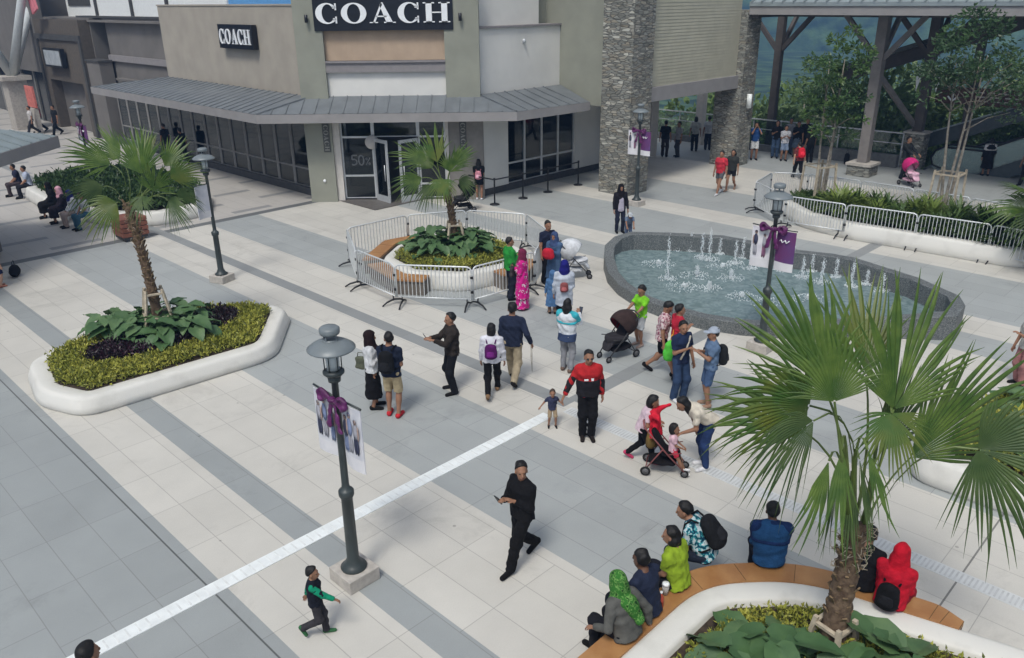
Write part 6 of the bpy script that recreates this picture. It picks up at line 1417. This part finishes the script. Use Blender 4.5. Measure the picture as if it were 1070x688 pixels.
A=person('woman in a bright blue headscarf and pale top seen from behind',pp(589,343),1.66,85,'stand',('relax','chest'),top=('tunic',(196,204,216)),bottom=('slim',BLK),hair='hijab',scarf=(34,34,120),cell=.012)
backpack(A,'small dusty red backpack on the woman in the blue headscarf',(150,84,84),(.2,.26,.12),strap=False,low=.1)
person('girl in a blue denim dress beside the woman in the blue headscarf',pp(577,328),1.12,95,'stand',kid=1,top=('dress',(84,122,166)),bottom=('slim',(160,130,110)),hair='hijab',scarf=(84,122,166),cell=.012,eyes=False)
A=person('tall man in navy standing by the centre barriers with a stroller',pp(572,296),1.74,300,'stand',('chest','relax'),top=('tee',(34,40,62)),bottom=('pants',(24,25,32)),cell=.012)
person('woman in a long denim blue dress and headscarf holding a red bundle',pp(579,302),1.56,240,'stand',('phone','phone'),top=('dress',(78,104,138)),bottom=('skirt',(60,84,116),.25),hair='hijab',scarf=(66,84,124),cell=.012)
t_=G(579,302); bag('red bundle held by the woman in the denim dress',(t_[0]-.18,t_[1]-.30),.92,240,(.36,.2,.30),(200,40,58),False)
stroller('white hooded stroller beside the centre barriers',G(601,290),0,can=(225,228,232),inner=(150,155,160),body=(205,208,212))
A=person('man in a bright green shirt beside the centre barriers',pp(533,313),1.66,25,'stand',('phone','chest'),top=('long',(46,150,62)),bottom=('pants',(36,40,54)),yaw=-.2,cell=.0115)
A=person('woman in a bright pink dress and dark pink headscarf',pp(546,323),1.55,165,'stand',('chest','relax'),top=('dress',WPRINT),bottom=('skirt',WPRINT,.06),hair='hijab',scarf=(120,44,74),cell=.0115)
bag('dark grey handbag carried by the woman in the pink dress',toworld(A,(.22,.12,0))[:2],.88,165,(.3,.12,.26),(70,64,66))
A=person('woman in black shorts standing beside the store window',pp(501,209),1.56,85,'stand',('chest','chest'),top=('tee',BLK),bottom=('shorts',(30,30,36)),hair='long',shoes=WHT,cell=.014,eyes=False); backpack(A,'pink backpack on the woman beside the store window',(222,150,165),(.28,.4,.16),low=.12)
stroller('dark stroller parked behind the centre palm',G(484,221),200,can=(30,28,30),inner=(40,30,32))
A=person('woman in a black headscarf and lilac front at the fountain corner',pp(647,243),1.60,280,'stand',('relax','relax'),top=('jacket',(34,32,38)),bottom=('slim',(38,42,60)),hair='hijab',scarf=(26,22,26),cell=.0125)
V,F=surface([rc(A['up'](.085,0,.30),A['up'](.10,0,-.12),.062,.07,.02,1.5)],.014); np_mesh('tunic_front',V,F,cl(196,190,206),A['root'])
person('child in grey blue leaning over the fountain rim',pp(656,252),1.08,270,'stand',('push','push'),kid=1,lean=.7,top=('tee',(110,126,150)),bottom=('slim',(84,98,124)),hair='cap',scarf=(190,196,200),cell=.0125)
A=person('boy in a neon green shirt pushing a stroller by the fountain',pp(668,361),1.42,215,'stand',((.40,.16,1.02),(.42,-.14,1.04)),top=('tee',(132,214,48)),bottom=('kneeshorts',(186,190,194)),shoes=(170,150,140),kid=1,pitch=.35,cell=.0105)
stroller('brown and black stroller with a red lined hood pushed by the boy in green',G(645,373),212,can=(64,50,48),inner=(120,28,34),body=(34,32,36),s=.95)
A=person('man in a pink floral shirt and black shorts stepping right',pp(689,391),1.64,-18,'walkr',('chest','relax'),top=('tee',FLOR),bottom=('kneeshorts',BLK),shoes=(24,22,24),pitch=.6,lean=.12,cell=.0105)
q=toworld(A,(.25,-.22,0)); bag('orange yellow bag held by the man in the floral shirt',(q.x,q.y),.62,-18,(.26,.12,.38),(236,170,50))
person('man in a red shirt with blue sleeves next to the floral shirt',pp(705,396),1.62,8,'stand',('relax','chest'),top=('tee',(196,44,66),'yoke',(196,44,66)),bottom=('pants',(46,52,74)),cell=.0105)
A=person('man in navy with a pale sling strap and jeans',pp(708,418),1.64,300,'stand',('relax','chest'),top=('tee',(36,48,78)),bottom=('pants',(52,72,104)),shoes=(226,226,228),yaw=-.3,cell=.0105)
m=MB(); m.tube([tuple(A['up'](.10,.12,.45)),tuple(A['up'](.155,0,.25)),tuple(A['up'](.15,-.14,.02))],.018,6); m.build('sling_strap',cl(196,190,176),A['root'])
q=G(697,404); bag('lime green drawstring bag beside the man in navy',(q[0],q[1]-.12),.62,300,(.36,.2,.42),(92,205,72),False)
A=person('man in a blue grey shirt and patterned cap with denim shorts',pp(739,424),1.60,185,'stand',('phone','chest'),top=('tee',(104,128,158)),bottom=('kneeshorts',(74,98,134)),shoes=(160,130,110),hair='cap',scarf=(176,186,200),cell=.0105)
backpack(A,'dark backpack on the man in the patterned cap',(36,38,40),(.30,.44,.2),low=.08)
A=person('girl in a pale pink shirt bending behind a stroller',pp(669,482),1.30,-12,'walkr',((.34,.12,1.0),(.34,-.12,1.0)),kid=1,lean=.32,pitch=.2,top=('tee',(232,206,216)),bottom=('slim',BLK),shoes=(206,70,110),hair='bob',cell=.0105)
S1=stroller('black umbrella stroller carrying a small girl in pink',G(694,492),-14,s=.86,canopy=False,frame=M('frame_dusty_red',(.20,.06,.06),rough=.5),body=(24,22,26))
q=G(683,484); 
t=thing('red_cloth','bright red cloth draped over the stroller handle','cloth',(q[0]-.02,q[1]-.05,.58),D_(-30)); V,F=surface([rc((0,0,.04),(-.03,0,.42),.055,.045,.03,3.6),rc((.0,.12,.40),(.16,.17,.50),.05,.02,.03),rc((.0,-.10,.42),(.10,-.16,.36),.05,.03,.03),rc((.02,0,.2),(.08,.05,.02),.06,.03,.04,2.)],.012,.005,3); np_mesh('folds',V,F,cl(226,40,62),t)
bag('olive brown bag hanging under the red cloth',(q[0]-.05,q[1]-.02),.32,-30,(.34,.2,.36),(132,108,62),False)
q=G(697,494); person('small girl in pink sitting in the black stroller',(q[0]+.06,q[1]-.02),.92,-14,'sit',('lap','lap'),kid=2,seat=.44,top=('tee',(236,196,208)),bottom=('shorts',(226,60,84)),shoes=WHT,hair='bob',cell=.0085)
A=person('woman in a cream top and jeans bending toward the girl in the stroller',pp(736,488),1.60,192,'stand',((.52,.10,.80),(.10,-.20,.62)),lean=.95,pitch=.2,top=('tee',(226,216,198)),bottom=('slim',(44,64,108)),shoes=WHT,hair='long',cell=.0105)
# seated on the near bench (seat 0.46 m)
SG='people seated on the near bench'
A=person('woman in a green headscarf and grey top sitting at the left end of the bench',G(655,664,.46),1.60,128,'sit',((.25,.32,.62),(-.05,-.34,.52)),lean=.30,seat=.46,top=('long',(98,98,94)),bottom=('pants',(30,30,36)),hair='hijab',scarf=(58,120,48),cell=.0095,group=SG)
[o for o in A['root'].children if o.name.startswith('headscarf')][0].data.materials[0]=FGREEN
V,F=surface([rc(A['up'](-.11,.0,.40),A['up'](-.17,-.08,.14),.085,.05,.04,1.3)],.012,.003); np_mesh('scarf_tail',V,F,FGREEN,A['root'])
person('man in navy sitting between the green headscarf and the lime shirt',G(677,640,.46),1.68,135,'sit',('lap','lap'),lean=.22,seat=.46,top=('tee',(40,48,70)),bottom=('pants',(26,28,36)),skin='d',cell=.0095,group=SG)
A=person('woman in a lime shirt with long dark hair sitting on the bench',G(709,611,.46),1.62,140,'sit',('lap','relax'),lean=.25,seat=.46,yaw=.4,top=('tee',(150,178,48)),bottom=('pants',(30,32,40)),hair='long',cell=.0095,group=SG)
q=G(690,634,.46); t=thing('drink_bottle','small bottle with an orange red label on the bench','bottle',(q[0],q[1],.46)); m=MB(); m.lathe([(0,0),(.034,0),(.034,.14),(.014,.18),(.014,.2),(0,.2)],12); m.build('bottle_body',cl(206,92,74),t); m=MB(); m.lathe([(0,.2),(.016,.2),(.016,.225),(0,.225)],10); m.build('cap',LETTER,t)
q=G(695,621,.46); t=thing('drink_cup','clear drink cup standing on the bench by the lime shirt','cup',(q[0],q[1],.46)); m=MB(); m.lathe([(0,0),(.032,0),(.045,.14),(0,.14)],14); m.build('cup_body',cl(205,200,195),t); m=MB(); m.lathe([(0,.14),(.048,.14),(.04,.17),(0,.175)],14); m.build('lid',LETTER,t)
A=person('man in a teal floral shirt leaning forward on the bench',G(737,582,.46),1.66,150,'sit',('knee','knee'),lean=.55,seat=.46,yaw=.2,top=('tee',FLOR2),bottom=('pants',(38,46,62)),cell=.0095,group=SG); backpack(A,'large black backpack on the man in the teal floral shirt',(30,31,34),(.33,.46,.24))
A=person('man in a blue jacket sitting alone on the bench corner',G(803,588,.46),1.66,80,'sit',('lap','lap'),lean=.25,seat=.46,slim=1.12,top=('jacket',(40,84,130),'yoke',(30,52,96)),bottom=('pants',(32,34,44)),skin='d',cell=.0095,group=SG)
person('person in black sitting behind the trunk of the nearest palm',G(897,612,.46),1.64,52,'sit',('lap','lap'),lean=.2,seat=.46,top=('tee',(28,28,32)),bottom=('pants',BLK),cell=.0095,group=SG)
A=person('woman in a red headscarf and red top sitting at the right end of the bench',G(929,631,.46),1.58,50,'sit',('lap','lap'),lean=.22,seat=.46,top=('long',(200,26,48)),bottom=('pants',(150,30,44)),hair='hijab',scarf=(206,24,46),cell=.0095,group=SG); backpack(A,'black backpack with a pale badge on the woman in red',(22,22,25),(.29,.38,.17),low=.16)
# right edge and fountain far side
person('woman with pinned dark hair in a pale top at the right edge',pp(1064,402),1.56,190,'stand',('phone','relax'),top=('tee',(198,196,190)),bottom=('pants',(170,120,118)),hair='bun',cell=.012)
person('man in a red shirt and grey shorts crossing under the gate',pp(751,203),1.72,228,'walk',top=('tee',(206,58,72)),bottom=('shorts',(96,98,104)),shoes=WHT,cell=.014,eyes=False)
A=person('woman in a dark top carrying a white bag beside the man in red',pp(763,199),1.64,235,'walkr',top=('tee',(58,60,58)),bottom=('shorts',(34,34,38)),shoes=(170,140,120),hair='long',cell=.014,eyes=False)
q=toworld(A,(.05,-.3,0)); bag('white shopping bag beside the man in red',(q.x,q.y),.62,235,(.36,.14,.36),(228,228,222))
FR=dict(cell=.016,eyes=False)
w_=[('person in black standing in the gate passage with pale shoes',(694,164),1.72,70,BLK,(60,50,46),'short'),('person in a grey top standing in the gate passage',(708,164),1.66,200,(170,170,172),(84,84,88),'short'),('person in a white shirt and black trousers at the passage railing',(725,158),1.68,80,(198,200,196),BLK,'bob'),('person in white half hidden by the right stone pillar',(739,157),1.66,80,(214,216,218),(40,44,56),'short')]
for lb,px,h,fc,tc_,bc,hr_ in w_: person(lb,pp(*px),h,fc,'stand',top=('tee',tc_),bottom=('pants',bc),hair=hr_,**FR)
b_=[('man in a blue shirt and white shorts photographing by the parapet',(787,167),1.72,265,(44,82,140),('kneeshorts',(225,226,226)),('face','face')),('man in a black shirt and jeans in the group by the parapet',(809,165),1.74,250,BLK,('pants',(74,96,126)),('relax','chest')),('person in a white top and pale shorts in front of the group',(818,168),1.62,265,(214,214,218),('kneeshorts',(140,158,184)),('chest','chest')),('person in a grey patterned top behind the group by the parapet',(823,161),1.70,265,(150,152,158),('pants',(90,104,128)),('relax','relax')),('woman in a black top and denim skirt in the group',(831,164),1.66,250,BLK,('skirt',(100,116,136),.45),('relax','chest')),('tall man in black at the right of the group',(840,163),1.78,240,(26,24,26),('pants',(30,32,40)),('relax','relax')),('person in black standing behind the red backpack',(845,170),1.62,100,(30,30,32),('pants',BLK),('relax','relax'))]
for lb,px,h,fc,tc_,bt,hd in b_: person(lb,pp(*px),h,fc,'stand',hd,top=('tee',tc_),bottom=bt,**FR)
A=person('person in black walking away with a red backpack',pp(833,187),1.56,95,'walk',lean=.25,top=('tee',(120,60,60)),bottom=('pants',(26,26,30)),skin='l',**FR); backpack(A,'bright red backpack near the slim tree',(222,40,58),(.34,.46,.22))
person('man in dark clothes pushing a pink hooded stroller on the terrace',pp(943,187),1.74,300,'stand',('push','push'),top=('long',(44,48,50)),bottom=('pants',(34,36,44)),**FR)
q=G(946,193); stroller('small stroller with a bright pink hood on the terrace',(q[0]+.05,q[1]-.25),285,can=(222,50,130),inner=(240,170,200),body=(226,180,200))
A=person('woman in a long black dress with a white shawl by the escalators',pp(1029,184),1.58,80,'stand',top=('dress',(26,24,27),'yoke',(206,204,206)),bottom=('skirt',(26,24,27),.35),hair='bob',**FR)
person('person in dark clothes at the right edge by the escalators',pp(1069,193),1.66,200,'walk',top=('tee',(150,152,156)),bottom=('pants',(34,34,40)),**FR)
bag('black bag left on the floor beside the post pedestal',G(884,172),0,0,(.4,.22,.5),(20,20,22))
# upper left
UG='people sitting on the far left planter'
for lb,px,fc,tp_,bt,kw in [('woman in a black headscarf and black dress on the far left planter',(57,213),215,('long',BLK),('skirt',BLK,.15),dict(hair='hijab',scarf=(20,20,22))),('woman in a pink headscarf and dark dress on the far left planter',(68,218),220,('long',(40,32,44)),('skirt',(36,30,40),.15),dict(hair='hijab',scarf=(222,170,186))),
   ('woman in a blue headscarf and white top on the far left planter',(79,222),225,('long',(222,224,228)),('pants',(190,170,160)),dict(hair='hijab',scarf=(40,44,110))),('person in white with dark hair sitting right of the blue headscarf',(91,224),235,('tee',(226,226,228)),('pants',(70,110,130)),dict()),
   ('person in a dark top sitting at the left end of the far planter',(20,192),215,('tee',(44,48,70)),('pants',(80,70,74)),dict()),('man in a pale blue shirt at the left end of the far planter',(31,194),210,('tee',(186,196,216)),('pants',(40,40,48)),dict())]:
    person(lb,G(px[0],px[1],.47),1.6,fc,'sit',('lap','lap'),lean=.15,seat=.47,top=tp_,bottom=bt,group=UG,**FR,**kw)
q=G(69,232); bag('white plastic bag on the floor below the seated women',q,0,30,(.45,.25,.42),(230,232,234))
person('child in red standing at the left edge of the picture',G(1,300),1.30,60,'stand',kid=1,top=('tee',(206,52,50)),bottom=('kneeshorts',(36,42,74)),shoes=(180,120,100),skin='l',**FR)
q=G(13,289); bag('black bag on the floor beside the child in red',(q[0]+.1,q[1]),0,20,(.55,.3,.34),(20,20,23))
for lb,px,h,fc,tc_,bc in [('person in dark clothes walking past the shop glass nearest the corner',(193,171),1.72,140,(28,28,30),BLK),('person in dark clothes further along the shop glass',(176,165),1.70,150,(36,34,38),(70,70,74)),('person in a red top far down the street by the notice board',(44,138),1.70,220,(170,44,50),(30,30,34)),('person in black far down the street right of the red top',(61,141),1.72,240,(30,30,32),BLK),('person in white far down the street behind the kiosk roof',(36,141),1.68,220,(208,204,202),(60,60,64))]:
    person(lb,pp(*px),h,fc,'walk',top=('tee',tc_),bottom=('pants',bc),**FR)
print('script time',time.time()-T0)
# ------------------------------------------------------------------ air
m=MB(); m.box(-700,1000,-60,1500,-40,420); hz=m.build('haze',None) if False else None
def haze(dens):
    m=MB(); m.box(-1500,2200,-400,2600,-60,165); mt=bpy.data.materials.new('hazy_air'); mt.use_nodes=True; n=mt.node_tree.nodes; l=mt.node_tree.links; n.remove(n['Principled BSDF'])
    v=n.new('ShaderNodeVolumePrincipled'); v.inputs['Color'].default_value=(.24,.48,.98,1); v.inputs['Density'].default_value=dens; v.inputs['Anisotropy'].default_value=.2; l.new(v.outputs[0],n['Material Output'].inputs['Volume'])
    o=m.build('haze',mt); tag(o,kind='stuff'); return o
haze(.0015)
